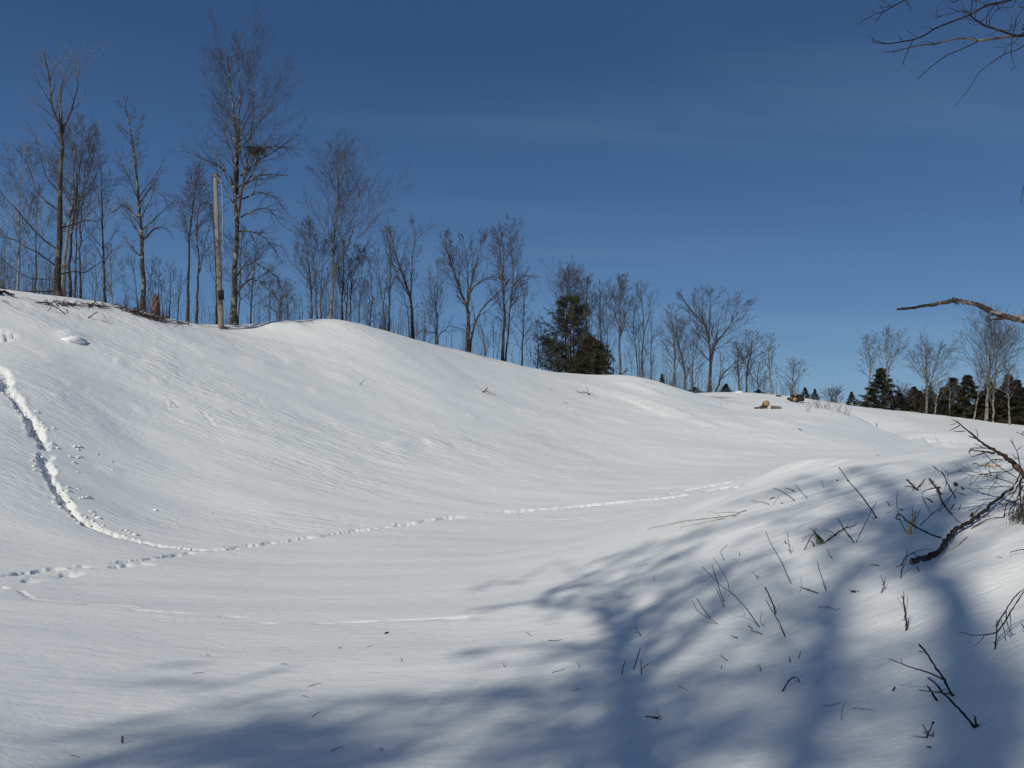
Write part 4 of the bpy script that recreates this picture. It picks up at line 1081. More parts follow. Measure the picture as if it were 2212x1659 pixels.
hill_stick('snow_capped_log', 'dark snow capped log at the crest on the left edge of the photo', 'H', 7, [(-60, 150), (30, 150), (90, 168), (150, 180)], 'lie', 'stick', [(2, [(90, 150), (185, 195)])], 'log', .5, .08)
hill_stick('dark_twig', 'dark crooked twig end near the left edge below the snow capped log', 'H', 1.4, [(20, 225), (60, 240), (95, 255)], 'lie', 'stick', (), 'twig', .6, .04)
for lb, a, b in (('small dark stub left of the bent L shaped branch', (455, 285), (465, 305)), ('small dark stub under the bent L shaped branch', (600, 318), (604, 332)), ('small dark upright stub right of the bent L shaped branch', (692, 345), (690, 308))):
    hill_stick('twig_stub', lb, 'H', 1.8, [a, b], 'up', 'stick', (), 'twig', .8)
hill_stick('dry_twig', 'lone short twig standing on the big drift face', 'P', 1.5, [(777, 831), (782, 826), (787, 820)], 'up', 'stick', (), 'twig')
hill_stick('dry_twig', 'thin bent twig in the scuffed snow patch', 'P', 1.0, [(368, 880), (369, 873), (374, 868), (382, 880)], 'span', 'stick', (), 'twig')
hill_stick('dark_root_clump', 'dark bark chunk with twigs sticking out of the middle of the drift face', 'P', 3.4, [(1044, 848), (1050, 842), (1053, 838)], 'up', 'stickred', [(1.6, [(1040, 847), (1050, 845), (1068, 851)]), (1.2, [(1038, 846), (1030, 847)]), (1.2, [(1053, 846), (1072, 852)])], 'branch')
hill_stick('dead_branch', 'low dark twiggy branch in the snow below the big pine', 'G', 1.5, [(680, 1115), (640, 1095), (600, 1100), (575, 1085)], 'lie', 'stick', [(1.0, [(670, 1112), (660, 1080), (652, 1045)]), (.8, [(640, 1100), (600, 1105)]), (.8, [(655, 1105), (690, 1100), (720, 1125)])], 'branch', .6, .06)
hill_stick('dry_twig', 'dark twig tip in the snow left of the pine branch', 'G', 1.0, [(365, 1068), (388, 1080)], 'lie', 'stick', (), 'twig', .6, .04)
hill_stick('dry_twig', 'dark twig tip below the twiggy branch under the pine', 'G', 1.1, [(478, 1170), (505, 1182)], 'lie', 'stick', (), 'twig', .6, .04)
hill_stick('weed_stalk', 'thin weed stalk on the low crest right of the pine', 'G', .7, [(1170, 1028), (1160, 1015), (1100, 1010), (1090, 1030)], 'span', 'twig', (), 'weed')
hill_stick('dark_twig', 'little dark twig on the low crest near the small drift cap', 'G', 1.2, [(1275, 1040), (1280, 1028)], 'up', 'stick', (), 'twig')
hill_stick('bare_shrub_twig', 'arched thin twigs on the open field left of the near logs', 'G', .6, [(1690, 1210), (1690, 1170), (1710, 1150), (1740, 1165)], 'up', 'twig', [(.6, [(1742, 1188), (1744, 1150)]), (.5, [(1760, 1170), (1800, 1148), (1850, 1180)])], 'twig')
hill_stick('dark_stub', 'small dark stub on the ridge above the bright drift lip at right', 'R', 1.3, [(1012, 1140), (1008, 1112)], 'up', 'stick', [(.9, [(1015, 1140), (1040, 1158)])], 'twig', .9)
hill_stick('dark_twig', 'dark twig lying on the drift slope under the near logs', 'R', 1.6, [(375, 1162), (400, 1176)], 'lie', 'stick', (), 'twig', .6, .04)
hill_stick('dry_twig', 'tiny twig on the lip where the near bank meets the hollow', 'R', .9, [(1030, 1378), (1005, 1364)], 'up', 'stick', (), 'twig')
hill_stick('thin_shrub_stem', 'thin pale stem on the open field in front of the wide pale tree', 'R', .6, [(1500, 1255), (1485, 1210)], 'up', 'twig_pale', (), 'twig')
# weeds in front of the grove
for i, (x, y, n, lb) in enumerate([(520, 990, 9, 'tuft of thin reddish stems left of the weed patch centre'), (580, 995, 11, 'tuft of thin reddish stems in the middle of the weed patch'), (655, 1010, 10, 'tuft of thin reddish stems at the right of the weed patch'),
        (780, 1052, 6, 'pair of slanting reddish stems right of the weed patch'), (400, 1018, 4, 'two short dark stems on the ridge right of the near logs')]):
    rng = np.random.RandomState(300 + i); g = Geo(); q = crop('R', [(x, y)])[0]; p = np.array(hit(*q)); D = math.hypot(p[0], p[1])
    for j in range(n):
        b = p + np.array([rng.randn() * .28, rng.randn() * .2, -.03]); b[2] = ground(b[0], b[1]) - .03
        d = norm(np.array([rng.randn() * .45, rng.randn() * .3, 1])); l = .35 + .75 * rng.rand()
        Q = np.stack([b, b + d * l * .5, b + d * l + [rng.randn() * .06, 0, -.03]])[None]; g.tubes(Q, np.array([[.010, .008, .005]]), 4)
        Q2, R2 = sprout(Q, np.array([[.010, .008, .005]]), 3, rng, lf=.4, up=.3, K=3, rmin=.004); g.tubes(Q2, R2, 3)
    simple('weed_tuft', lb, 'weeds', g, M['twig_red'], p, 'dry weeds on the open field')

# logs: bark cylinder with pale sawn faces
def log(label, c, axis, L, r, seed=0, face='cutwood', group=None, sk='stickred'):
    rng = np.random.RandomState(seed); axis = norm(np.array(axis, float)); c = np.array(c, float)
    root = holder('sawn_log', c, label, 'log', group)
    P = np.stack([c - axis * L / 2, c - axis * L / 4, c, c + axis * L / 4, c + axis * L / 2])
    Geo().tubes(P, r * (1 + rng.randn(5) * .04), 12).build('bark', M[sk], root, c)
    for s in (-1, 1):
        e = c + axis * s * L / 2 * 1.0
        g = Geo().tubes(np.stack([e - axis * s * .02, e + axis * s * .004]), np.array([r * .97, r * .93]), 12, True)
        g.build('cut_face', M[face], root, c)
    return root
def gp(x, y, dz=0):
    p = np.array(hit(x, y)); p[2] += dz; return p
a = gp(1655.5, 882.5); kk = math.hypot(a[0], a[1]) / FPX
log('tallest log of the near pile, its round sawn face turned to the viewer', a + [0, .1, .34], (-.12, -1, .18), .5, 6.0 * kk, 1)
log('dark log tilted under the round faced log, left in the near pile', a + [-.22, .05, .16], (1, .3, .55), .75, 3.9 * kk, 2)
log('thin dark log end lying flat at the left of the near pile', a + [-.5, 0, .04], (1, .05, .02), .8, 1.9 * kk, 3, 'deadwood', None, 'stick')
log('long brown log lying right of the near pile', gp(1676, 883) + [0, 0, .10], (1, .12, -.04), .80, 3.1 * kk, 4, 'cutwood', None, 'deadwood')
b = gp(1714, 868); kb = math.hypot(b[0], b[1]) / FPX
log('orange faced log at the bottom left of the farther pile', b + [0, 0, .25], (.15, -1, .05), .8, 4.8 * kb, 5)
log('pale pinkish faced log on top of the farther pile', b + [.12, .2, .72], (.25, -1, .2), .8, 3.6 * kb, 6, 'pole')
log('dark log lying across the top right of the farther pile', b + [.75, .2, .72], (1, -.3, .08), 1.0, 2.6 * kb, 7, 'pole', None, 'stick')
log('blackish log at the bottom right of the farther pile', b + [.72, .1, .30], (.6, -1, 0), .9, 5.2 * kb, 8, 'stick', None, 'stick')
log('small dark log end left of the farther pile', b + [-.35, .1, .35], (.3, -1, 0), .7, 2.6 * kb, 9, 'deadwood', None, 'stick')
def lump(name, label, cat, c, r, mt, seed, flat=.6, kind=None):
    rng = np.random.RandomState(seed); V, q = [], []
    for i in range(6):
        for j in range(9):
            a_, b_ = math.pi * i / 5, 2 * math.pi * j / 9; rr = r * (1 + rng.randn() * .13)
            V.append((rr * math.sin(a_) * math.cos(b_), rr * math.sin(a_) * math.sin(b_), rr * math.cos(a_) * flat))
    for i in range(5):
        for j in range(9): q.append((i * 9 + j, (i + 1) * 9 + j, (i + 1) * 9 + (j + 1) % 9, i * 9 + (j + 1) % 9))
    me = mesh_np(name, V, q); me.materials.append(mt); o = link(name, me); o.location = c
    prop(o, label, cat); return o
lump('snow_lump', 'white snow lump wedged between the two near logs', 'snow lump', a + [.26, -.05, .10], .14, M_SNOW, 1, .9)
lump('bark_chunk', 'small dark chunk on the field right of the farther logs', 'bark chunk', gp(1746, 871), .16, M['stick'], 2, .4)
lump('dark_rock', 'dark lump on the skyline left of the farther logs', 'rock', gp(1682, 856.2), .35, M['stick'], 3, .5)
lump('snow_lump', 'snow cap bulging on the far skyline left of the logs', 'snow lump', gp(1596, 848.5), .55, M_SNOW, 4, .45)
lump('snow_lump', 'smooth snow pillow on the upper left slope', 'snow lump', gp(160, 733, -.06), .38, M_SNOW, 5, .42)

# dry leaf clump caught in the tallest tree
def leaf_clump():
    rng = np.random.RandomState(9); D = 40.3; c = at(550, 325, D); k = D / FPX
    root = holder('leaf_clump', c, 'hanging clump of withered leaves caught in the right side of the tallest tree', 'leaf clump')
    B = []
    for i in range(75):
        u = rng.randn(3) * np.array([10, 6, 4.0]) * k; u[2] += -abs(u[0]) * .12 + .05
        B.append(c + u)
    B = np.array(B); g = Geo().tris(tufts(B, np.tile([[.3, 0, -.8]], (len(B), 1)), rng, 2, .26, .085, .55))
    g.build('leaves', M['deadleaf'], root, c)
    P = np.array([[at(528, 318, D), at(542, 316, D), at(556, 322, D), at(572, 332, D)]]).reshape(1, 4, 3)
    Rp = np.array([[.025, .02, .015, .008]]); g = Geo().tubes(P, Rp, 5)
    Q, Rq = sprout(P, Rp, 14, rng, lf=.45, up=-.2, K=3); g.tubes(Q, Rq, 3); g.build('twigs', M['stick'], root, c)
leaf_clump()

# lumps of snow kicked out of the boot track
def clods():
    rng = np.random.RandomState(12); spots = []
    for (x, y) in [(163,963),(172,966),(161,968),(165,970),(126,968),(152,988),(165,989),(68,994),(172,987),(160,998),(76,1010),(170,1023),(75,1017),(92,1016),(168,1056),(145,1055),(152,1060),(146,1083),(171,1077),(180,1076),(188,1075),(116,1087),(206,1112),(212,1120),(196,1108),(460,1108),(336,1103),(260,1146),(270,1149),(278,1152),(292,1158),(90,990),(210,983),(240,996),(245,1017)]:
        spots.append((x + rng.randn() * 1.5, y + rng.randn() * 1.5, rng.uniform(.018, .042)))
    proto = []
    for s in range(4):
        rg = np.random.RandomState(s + 20); V, q = [], []
        for i in range(5):
            for j in range(7):
                a_, b_ = math.pi * i / 4, 2 * math.pi * j / 7; rr = 1 + rg.randn() * .2
                V.append((rr * math.sin(a_) * math.cos(b_), rr * math.sin(a_) * math.sin(b_), rr * math.cos(a_) * .75))
        for i in range(4):
            for j in range(7): q.append((i * 7 + j, (i + 1) * 7 + j, (i + 1) * 7 + (j + 1) % 7, i * 7 + (j + 1) % 7))
        me = mesh_np('snow_clod', V, q, None, True); me.materials.append(M_SNOW); proto.append(me)
    for i, (x, y, r) in enumerate(spots):
        p = hit(x, y); o = link('snow_clod', proto[i % 4]); o.location = p + Vector((0, 0, r * .45)); o.scale = (r * rng.uniform(1, 1.9), r, r * .9); o.rotation_euler.z = rng.rand() * 6
        prop(o, 'small clod of snow kicked loose beside the boot track on the left slope', 'snow clod', 'snow clods scattered beside the boot track')
    # crumbled snow inside the track itself
    V, q, n = [], [], 0
    for pl, cnt, sp in (([(2, 808), (22, 846), (48, 886), (72, 915), (84, 940), (100, 968)], 70, .13), ([(98, 1000), (118, 1050), (140, 1080), (180, 1130), (205, 1142)], 36, .10), ([(205, 1142), (280, 1166), (400, 1186)], 14, .07)):
        L = smooth_poly(pl, 12)
        for i in range(cnt):
            x, y = L[rng.randint(len(L))]; p = np.array(hit(x, y)) + np.array([rng.randn() * sp, rng.randn() * sp, 0]); p[2] = ground(p[0], p[1]) + .01
            r = rng.uniform(.012, .035); me = proto[i % 4]
            v = np.empty(len(me.vertices) * 3, np.float32); me.vertices.foreach_get('co', v); v = v.reshape(-1, 3) * r * np.array([1.3, 1, .9]) + p
            V.append(v)
            f = np.array([tuple(pp.vertices) for pp in me.polygons]) + n; q.append(f); n += len(v)
    me = mesh_np('snow_crumbs', np.concatenate(V), np.concatenate(q)); o = link('snow_crumbs', me, M_SNOW); o['kind'] = 'stuff'; o['label'] = 'broken crust and crumbs lying in the boot track on the left slope'
clods()
# ---------------------------------------------------------------- twigs, stubs and branches standing in the near snow
def near(name, label, frame, w, pts, mode='up', mt='stick', subs=(), cat='stick', taper=.6, lift=.008, lean=0.0, sub='twig'):
    """one woody thing measured in a crop of the picture; subs: (width, points[, material]) side twigs"""
    ws = {'A': .20, 'B': .20, 'C': .245}.get(frame, .95)
    w = max(w * ws, .9)
    P = wpath(frame, pts, mode, lift, lean)
    D = float(np.mean(np.hypot(P[:, 0], P[:, 1])))
    o = simple(name, label, cat, rod(P, w, D, taper, 7, bury=.05 if mode != 'lie' else 0), M[mt], P[0])
    q0 = crop(frame, pts)
    for sb in subs:
        q = crop(frame, sb[1])
        # range at the joint: that of the nearest measured point of the main stem
        k = min(range(len(q0)), key=lambda i: (q0[i][0] - q[0][0]) ** 2 + (q0[i][1] - q[0][1]) ** 2)
        Dj = math.hypot(P[k][0], P[k][1])
        if len(sb) > 3 and sb[3] == 'lie': Q = np.array([np.array(hit(x, y)) + [0, 0, .006] for x, y in q])
        elif len(sb) > 3:
            e = hit(*q[-1]); De = math.hypot(e.x, e.y)
            Q = np.array([at(x, y, Dj + (De - Dj) * i / (len(q) - 1)) for i, (x, y) in enumerate(q)])
        else: Q = np.array([at(x, y, Dj * (1 + .004 * i)) for i, (x, y) in enumerate(q)])
        rod(Q, max(sb[0] * ws, .6), Dj, .5, 5).build(sub, M[sb[2] if len(sb) > 2 and sb[2] else mt], o, P[0])
    return o
N = near
# left and middle of the bank (measured in the close crop of the bank)
N('long_bent_stick', 'longest forked stick, a bent stem reaching up left with a side shoot, mid bank', 'C', 8, [(1250,1655),(1180,1560),(1100,1450),(1000,1340),(935,1285),(880,1250),(800,1180),(720,1095),(655,1035)], 'up', subs=[(6.5, [(935,1285),(925,1200),(880,1110),(820,1010),(770,943)])], taper=.55)
N('dead_stick', 'straight stick crossing behind the longest forked stick', 'C', 8.5, [(882,1395),(840,1280),(800,1150),(757,1015)], 'up', subs=[(2, [(884,1385),(930,1335),(982,1270)], 'twig')])
N('dead_stick', 'shorter straight stick just left of the one crossing the forked stick', 'C', 7.5, [(885,1452),(850,1370),(797,1243)])
N('dead_stick', 'curved thin stick left of the long forked stick, bowing up from the right', 'C', 6, [(818,1618),(700,1550),(605,1480),(575,1420),(552,1380)], 'up', subs=[(2.2, [(790,1615),(700,1602),(605,1592)], 'twig')])
N('dead_stick', 'plain stick standing inside the curve of the bowing stick', 'C', 8, [(742,1558),(680,1480),(640,1420),(605,1360)], 'up', subs=[(2, [(705,1510),(720,1482)])])
N('bent_twig', 'thin twig sharply bent back like an elbow, upper middle of the bank', 'C', 5, [(880,972),(862,920),(848,882),(880,845),(916,812)])
N('twig_stub', 'short upright stub right of the elbow bent twig', 'C', 6, [(1042,922),(1037,872)], taper=.8)
N('twig_stub', 'tiny lone stub far left on the bank, above the shadow fork', 'C', 4.5, [(163,1180),(161,1136)], taper=.8)
N('tall_thin_stick', 'tall thin stick leaning left with a lying branch at its foot', 'C', 7, [(1575,1210),(1530,1110),(1465,970),(1385,835),(1340,740),(1308,672)])
N('lying_branch', 'dark lying branch at the foot of the tall thin stick', 'C', 9, [(1855,1308),(1760,1275),(1660,1240),(1600,1222),(1545,1200)], 'span', subs=[(3, [(1800,1302),(1700,1302),(1640,1303)], 'twig')], cat='branch')
N('faint_twig', 'faint grey twig behind the dark lying branch', 'C', 2.5, [(1660,1300),(1680,1230),(1672,1140)], mt='twig')
N('dead_stick', 'slim stick leaning left, standing alone right of the dark lying branch', 'C', 7, [(1930,1280),(1890,1150),(1860,1060),(1841,978)], subs=[(2, [(1932,1275),(1938,1210),(1952,1170)], 'twig')])
N('dead_stick', 'short slim stick between the pine tuft and the lone slim stick', 'C', 5.5, [(2000,956),(1965,900),(1938,848)])
N('dead_stick', 'upright stick with a small withered head on its left side', 'C', 6, [(1570,900),(1555,820),(1540,740),(1532,676)], subs=[(5, [(1552,822),(1525,790),(1505,765)]), (8, [(1522,795),(1508,778),(1495,790)]), (5, [(1515,770),(1512,755)]), (3, [(1585,880),(1610,868)])])
N('forked_twig', 'tiny forked twig between the forked stick and the tall thin stick', 'C', 6, [(1230,1160),(1205,1120),(1180,1078)], subs=[(5, [(1212,1130),(1235,1132),(1252,1140)])])
N('dead_stick', 'thick dark stick with a pale snapped tip', 'C', 12, [(1415,1522),(1385,1430),(1345,1330),(1303,1240)], taper=.8, subs=[(3, [(1420,1500),(1440,1455),(1455,1410)])])
N('dead_stick', 'thin long stick crossing in front of the pale tipped stick', 'F5', 2.3, [(818,982),(790,910),(755,850),(717,788)], subs=[(2.4, [(820,1015),(815,1000),(810,985)])])
N('curved_twig', 'curved thin twig lying beside the foot of the longest forked stick', 'F5', 1.4, [(712,925),(690,900),(692,870),(700,848)], mt='twig')
N('twig_piece', 'short dark curl lying left of the long forked stick foot', 'F5', 2.2, [(627,928),(640,935),(648,942)], 'lie')
N('twig_piece', 'slanting twig lying just left of the long forked stick foot', 'F5', 1.8, [(698,970),(670,960),(640,950)], 'lie', mt='twig')
N('twig_piece', 'short curved twig lying below the bowing stick', 'F5', 1.8, [(572,990),(552,985),(537,973)], 'lie')
N('twig_piece', 'flat crooked twig lying in the lit patch right of mid bank', 'C', 5, [(1845,1462),(1950,1458),(2010,1484),(2080,1475)], 'lie')
N('twig_piece', 'thin flat twig with a dark end, left of the crossing sticks', 'C', 4, [(690,1190),(670,1196),(620,1208)], 'lie', mt='twig', subs=[(7, [(690,1190),(680,1190)])])
# upper left edge of the bank
N('fallen_branch', 'long fallen branch with many fine side twigs on the left brink of the bank', 'C', 6, [(1110,470),(1050,490),(1000,520),(930,530),(850,540),(720,552),(600,568),(500,575),(380,600),(280,622),(180,640),(120,658),(95,675)], 'lie', lift=.022, mt='stickred', cat='branch', taper=.5,
  subs=[(5.5, [(930,540),(850,545),(760,560),(680,578),(620,590),(560,602),(480,620),(430,640),(430,660)]), (4.5, [(930,535),(860,560),(780,575),(720,600)]), (3, [(1000,528),(980,500),(960,470),(940,468)]), (4, [(1035,470),(930,476),(850,480),(812,478)]), (3.2, [(935,470),(935,495)]),
        (4, [(860,528),(830,500),(780,475),(730,468),(720,495)]), (3, [(600,572),(615,590),(580,640)]), (2.2, [(300,612),(290,665)]), (2.2, [(362,606),(350,650)]), (2.2, [(455,590),(440,625)]), (3, [(780,560),(740,600),(725,628)]), (3, [(740,562),(700,600),(690,615)]), (3, [(820,552),(780,590),(750,605)]),
        (3.2, [(1105,475),(1108,445)]), (3, [(1090,480),(1080,462)]), (4, [(1010,530),(985,500)])])
N('twig_piece', 'thin wavy twig lying above the right end of the fallen branch', 'C', 5, [(1345,408),(1290,385),(1220,380),(1150,370)], 'lie', lift=.02, subs=[(4, [(1290,383),(1285,372)])])
N('forked_twig', 'slender hairpin twig beside the thin wavy twig', 'C', 3.5, [(1388,400),(1410,360),(1437,316)], subs=[(3, [(1437,316),(1445,345)])])
N('bark_scrap', 'dark forked scrap lying above the hairpin twig', 'C', 8, [(1405,330),(1375,335),(1350,348)], 'lie', subs=[(4, [(1375,332),(1362,322)]), (2.5, [(1350,348),(1310,362)])], cat='bark scrap')
N('twig_stub', 'speck of a stub left of the dark forked scrap', 'C', 4, [(1325,325),(1323,312)], taper=.8)
N('bark_scrap', 'small dark bud like scrap right of the hairpin twig', 'C', 7, [(1468,385),(1490,388)], 'lie', cat='bark scrap')
N('dead_stick', 'stick leaning left at the top of the bank, nearest the bright brink', 'C', 8, [(1612,358),(1540,300),(1470,255),(1385,222)])
N('bark_scrap', 'wedge of dark bark standing between the two leaning sticks at the bank top', 'C', 11, [(1612,262),(1560,240),(1495,222)], 'up', mt='stickred', taper=.25, cat='bark scrap')
N('dead_stick', 'second stick leaning left at the top of the bank, right of the bark wedge', 'C', 6, [(1747,332),(1690,280),(1640,215),(1608,183)])
N('dead_stick', 'short upright stick near the top of the bank below the bright brink', 'C', 5, [(1912,225),(1898,180),(1884,142)])
# the tall leaning stick and its neighbours
N('tall_leaning_stick', 'tall straight stick leaning far left over the bank top, with dark buds', 'A', 14, [(395,1305),(330,1200),(230,1060),(140,950),(50,850),(-60,690)], 'up', taper=.5, subs=[(15, [(48,850),(38,838),(30,845)]), (10, [(385,1305),(340,1310)]), (7, [(395,1305),(470,1280),(520,1245),(580,1220)], None, 'span'), (3.5, [(340,1250),(280,1180),(200,1120),(90,1070)], 'twig'), (14, [(-62,692),(-68,682)])], cat='stick')
N('dark_bud', 'tiny dark bud sitting on the snow left of the tall leaning stick', 'A', 13, [(-98,846),(-88,848)], 'lie', cat='bud', taper=1)
N('dead_stick', 'thin stick rising right in a straight line across the foot of the tall leaning stick', 'A', 8, [(140,1610),(200,1480),(275,1330),(330,1210),(398,1108)])
N('dead_stick', 'thin stick leaning left, its foot meeting the base of the rising stick', 'A', 7, [(118,1608),(60,1540),(0,1460),(-60,1330),(-90,1290)])
N('pine_sprig', 'dark crooked branchlet with fine hairs right of the green needle tuft', 'F5', 3.6, [(1027,488),(1080,445),(1130,415),(1180,402)], 'span', cat='branch', subs=[(2.2, [(1180,402),(1190,390)]), (2, [(1075,448),(1050,432),(1015,430)]), (2.6, [(1085,445),(1075,460)]), (1.2, [(1090,440),(1100,410)]), (1.2, [(1110,428),(1125,400)]), (1.2, [(1130,418),(1160,372)]), (1, [(1100,440),(1100,466)]), (1, [(1115,432),(1112,462)]), (1, [(1130,424),(1126,460)]), (1, [(1080,452),(1078,470)]), (1, [(1150,412),(1185,440)]), (1, [(1060,455),(1020,442)])])
def needle_tuft():
    b = hit(*crop('F5', [(1000, 500)])[0]); D = math.hypot(b.x, b.y)
    tip = at(*crop('F5', [(972, 436)])[0], D); rng = np.random.RandomState(4)
    root = holder('needle_tuft', b, 'fresh green pine needle tuft drooping like a small tent on the bank', 'needle tuft')
    P, Rr = [], []
    for i in range(70):
        u = rng.rand(); e = at(*crop('F5', [(975 + 58 * u ** .8 + rng.randn() * 3, 505 - 10 * u + rng.randn() * 3)])[0], D * (1 + rng.randn() * .012))
        m = (tip + e) / 2 + rng.randn(3) * .004 + np.array([0, 0, .006]); P.append([tip, m, e]); Rr.append([.0011, .0013, .0007])
    Geo().tubes(np.array(P), np.array(Rr), 3).build('needles', M['needle_n'], root, b)
    P, Rr = [], []
    for i in range(16):
        e = at(*crop('F5', [(935 + rng.rand() * 55, 402 + rng.rand() * 20)])[0], D * (1 + rng.randn() * .02)); P.append([tip, (tip + e) / 2 + rng.randn(3) * .003, e]); Rr.append([.0009, .0009, .0005])
    Geo().tubes(np.array(P), np.array(Rr), 3).build('needles', M['stick'], root, b)
    s = np.array([at(*q, D) for q in crop('F5', [(918, 528), (935, 495), (950, 465), (972, 436)])])
    rod(s, 2.2, D, .7, 6).build('stem', M['stickred'], root, b)
    s = np.array([at(*q, D) for q in crop('F5', [(970, 510), (962, 492), (950, 484)])]); rod(s, 3.2, D, .7, 6).build('stem', M['stickred'], root, b)
    for q in ([(900, 487), (930, 468), (950, 460)], [(905, 470), (935, 455), (962, 448)]):
        rod(np.array([at(*p, D) for p in crop('F5', q)]), .9, D, .7, 4).build('needle', M['stick'], root, b)
needle_tuft()
N('dead_stick', 'thin stick leaning left through the hairy branchlet right of the needle tuft', 'F5', 1.8, [(1178,490),(1140,440),(1110,400),(1086,365)])
# upright stubs and sprays in the lit patch
N('splintered_stub', 'splintered upright stub with a pale spiky tip in the bright patch', 'B', 26, [(765,1362),(760,1260),(745,1130),(728,1000),(720,945)], 'up', mt='stickred', taper=.3, subs=[(9, [(728,1010),(732,950),(730,875)], 'deadwood'), (8, [(722,985),(708,950),(700,935)], 'deadwood'), (5, [(764,1140),(772,1050),(775,950)], 'deadwood'), (4, [(738,1110),(700,1040),(650,958)], 'twig'), (5, [(742,1240),(700,1236)], 'stick')], cat='stub')
N('forked_twig', 'Y shaped twig standing left of the splintered stub', 'B', 11, [(450,902),(470,850),(488,800)], subs=[(10, [(488,800),(465,740),(443,682)]), (9, [(488,790),(496,740),(502,690)]), (10, [(484,800),(458,798)])])
N('bark_scrap', 'small dark tangle lying left of the Y shaped twig', 'B', 17, [(130,905),(110,900),(80,905)], 'lie', lift=.012, subs=[(9, [(110,895),(150,875),(185,848)]), (7, [(100,885),(60,868)]), (7, [(150,878),(200,880)]), (6, [(80,905),(25,910)]), (7, [(100,920),(60,935)])], cat='twig tangle')
N('bark_scrap', 'flat dark scrap lying on the snow above the small dark tangle', 'B', 8, [(422,575),(360,570),(310,566)], 'lie', subs=[(3, [(350,575),(300,586)])], cat='bark scrap')
N('arched_twig', 'wiry twig arching right over the cut end of the big branch', 'B', 10, [(690,716),(705,620),(740,540),(760,470),(762,370)], 'up', subs=[(11, [(712,560),(725,500),(765,450),(855,402),(940,372),(1020,358),(1080,360)]), (13, [(705,560),(700,545),(690,540)]), (9, [(700,560),(665,570),(630,582)]), (9, [(855,402),(885,460),(890,520),(903,600),(922,725)]), (9, [(905,600),(930,650),(952,670)])], cat='twig')
N('rawwood_splinter', 'bright orange splinter of freshly split wood standing on the bank', 'A', 44, [(798,1505),(815,1420),(840,1340)], 'up', mt='rawwood', taper=.7, subs=[(26, [(835,1360),(858,1290),(875,1222)], 'rawwood'), (12, [(860,1340),(890,1290),(915,1245),(935,1195)], 'deadwood'), (9, [(870,1450),(868,1390),(862,1350)], 'stick')], cat='wood splinter', sub='splinter')
N('dead_stick', 'thin upright stick close behind the orange splinter', 'A', 7, [(838,1290),(836,1220),(833,1150)])
N('hooked_stick', 'hooked black stick curling over at its top left, below the orange splinter', 'A', 17, [(1192,1546),(1100,1520),(1000,1475),(900,1425),(830,1380),(760,1330),(712,1280),(670,1255),(640,1280),(640,1312),(690,1330)], 'up', taper=.65, subs=[(9, [(1010,1482),(985,1490)]), (10, [(760,1335),(735,1338)])])
N('dead_stick', 'long thin stick bowing up left of the orange splinter behind the hooked stick', 'A', 7.5, [(775,1500),(710,1390),(670,1280),(645,1150),(642,1050),(655,968)])
N('twig_stub', 'short dark stub near the foot of the tall leaning stick', 'A', 10, [(555,1158),(540,1130),(525,1105)], taper=.8)
N('twig_piece', 'small dark chip left of the orange splinter', 'A', 11, [(712,1216),(692,1205),(675,1195)], 'lie')
# tangle at the top of the bank, middle
N('dead_branch', 'dark gnarled branch with a knobbed head among the tangle at the bank top', 'A', 24, [(905,965),(870,935),(830,890),(780,845)], 'span', mt='stickred', cat='branch', lean=0, subs=[(18, [(780,850),(768,835),(792,836)]), (14, [(870,930),(800,915),(740,915)]), (18, [(880,945),(930,900),(965,860),(992,815)]), (9, [(845,945),(700,1050),(640,1100),(582,1150)], None, 'span'), (10, [(880,930),(800,1000),(738,1050)], None, 'span'), (5, [(862,890),(858,865)])])
N('broken_branch', 'thick broken branch with a torn top leaning left in the middle of the tangle', 'A', 36, [(1195,1020),(1150,960),(1110,900),(1070,850),(1045,820)], 'up', mt='deadwood', cat='branch', taper=.55, subs=[(13, [(1160,1000),(1210,1110),(1260,1190),(1350,1280),(1440,1375),(1480,1440)], 'stick', 'span'), (12, [(1180,920),(1090,935),(1010,955),(965,985),(955,1020)]), (9, [(955,1035),(1000,1120),(1040,1200),(1078,1258)], None, 'span'), (7, [(1050,830),(1030,815)]), (7, [(1095,860),(1110,840)]), (5, [(1060,850),(1035,900)]), (5, [(1120,880),(1180,935)]), (4, [(1200,940),(1140,930)])])
N('dead_stick', 'long thin stick slanting from the tangle down left past the orange splinter', 'A', 9, [(928,1395),(1000,1325),(1075,1260),(1150,1190),(1240,1100),(1310,1030),(1385,945)], 'up')
N('dead_stick', 'forked twiggy stick leaning left at the top of the tangle', 'A', 13, [(1370,1060),(1310,950),(1260,860),(1215,760),(1160,720),(1090,660)], 'up', subs=[(7, [(1215,760),(1200,730),(1190,700)]), (5, [(1280,750),(1220,700),(1170,645)]), (9, [(1350,1010),(1310,970),(1270,935)]), (6, [(1360,1050),(1390,1085)]), (4, [(1290,745),(1230,735)]), (4, [(1115,690),(1110,740)]), (5, [(1260,870),(1235,940),(1215,1030)])])
N('bowed_twig', 'thin twig bowing right from the tangle towards the big branch', 'A', 8, [(1345,985),(1430,1000),(1520,1035),(1620,1075),(1750,1085)], 'span')
N('dead_stick', 'slim twig with a tuft at its foot in the gap below the tangle', 'A', 7, [(1155,1225),(1210,1170),(1260,1120),(1310,1040)], subs=[(8, [(1180,1200),(1170,1250)])])
N('twig_stub', 'short slanting stub below the tangle, left of a second one', 'A', 9, [(1305,1198),(1350,1130)], taper=.9)
N('twig_stub', 'short slanting stub below the tangle, right of the first one', 'A', 8, [(1405,1205),(1438,1132)], taper=.8)
N('bark_scrap', 'leaf like dark scrap lying left under the bowing twig', 'A', 14, [(1080,1115),(1050,1090),(1000,1068)], 'lie', subs=[(8, [(1075,1098),(1045,1085)])], cat='bark scrap')
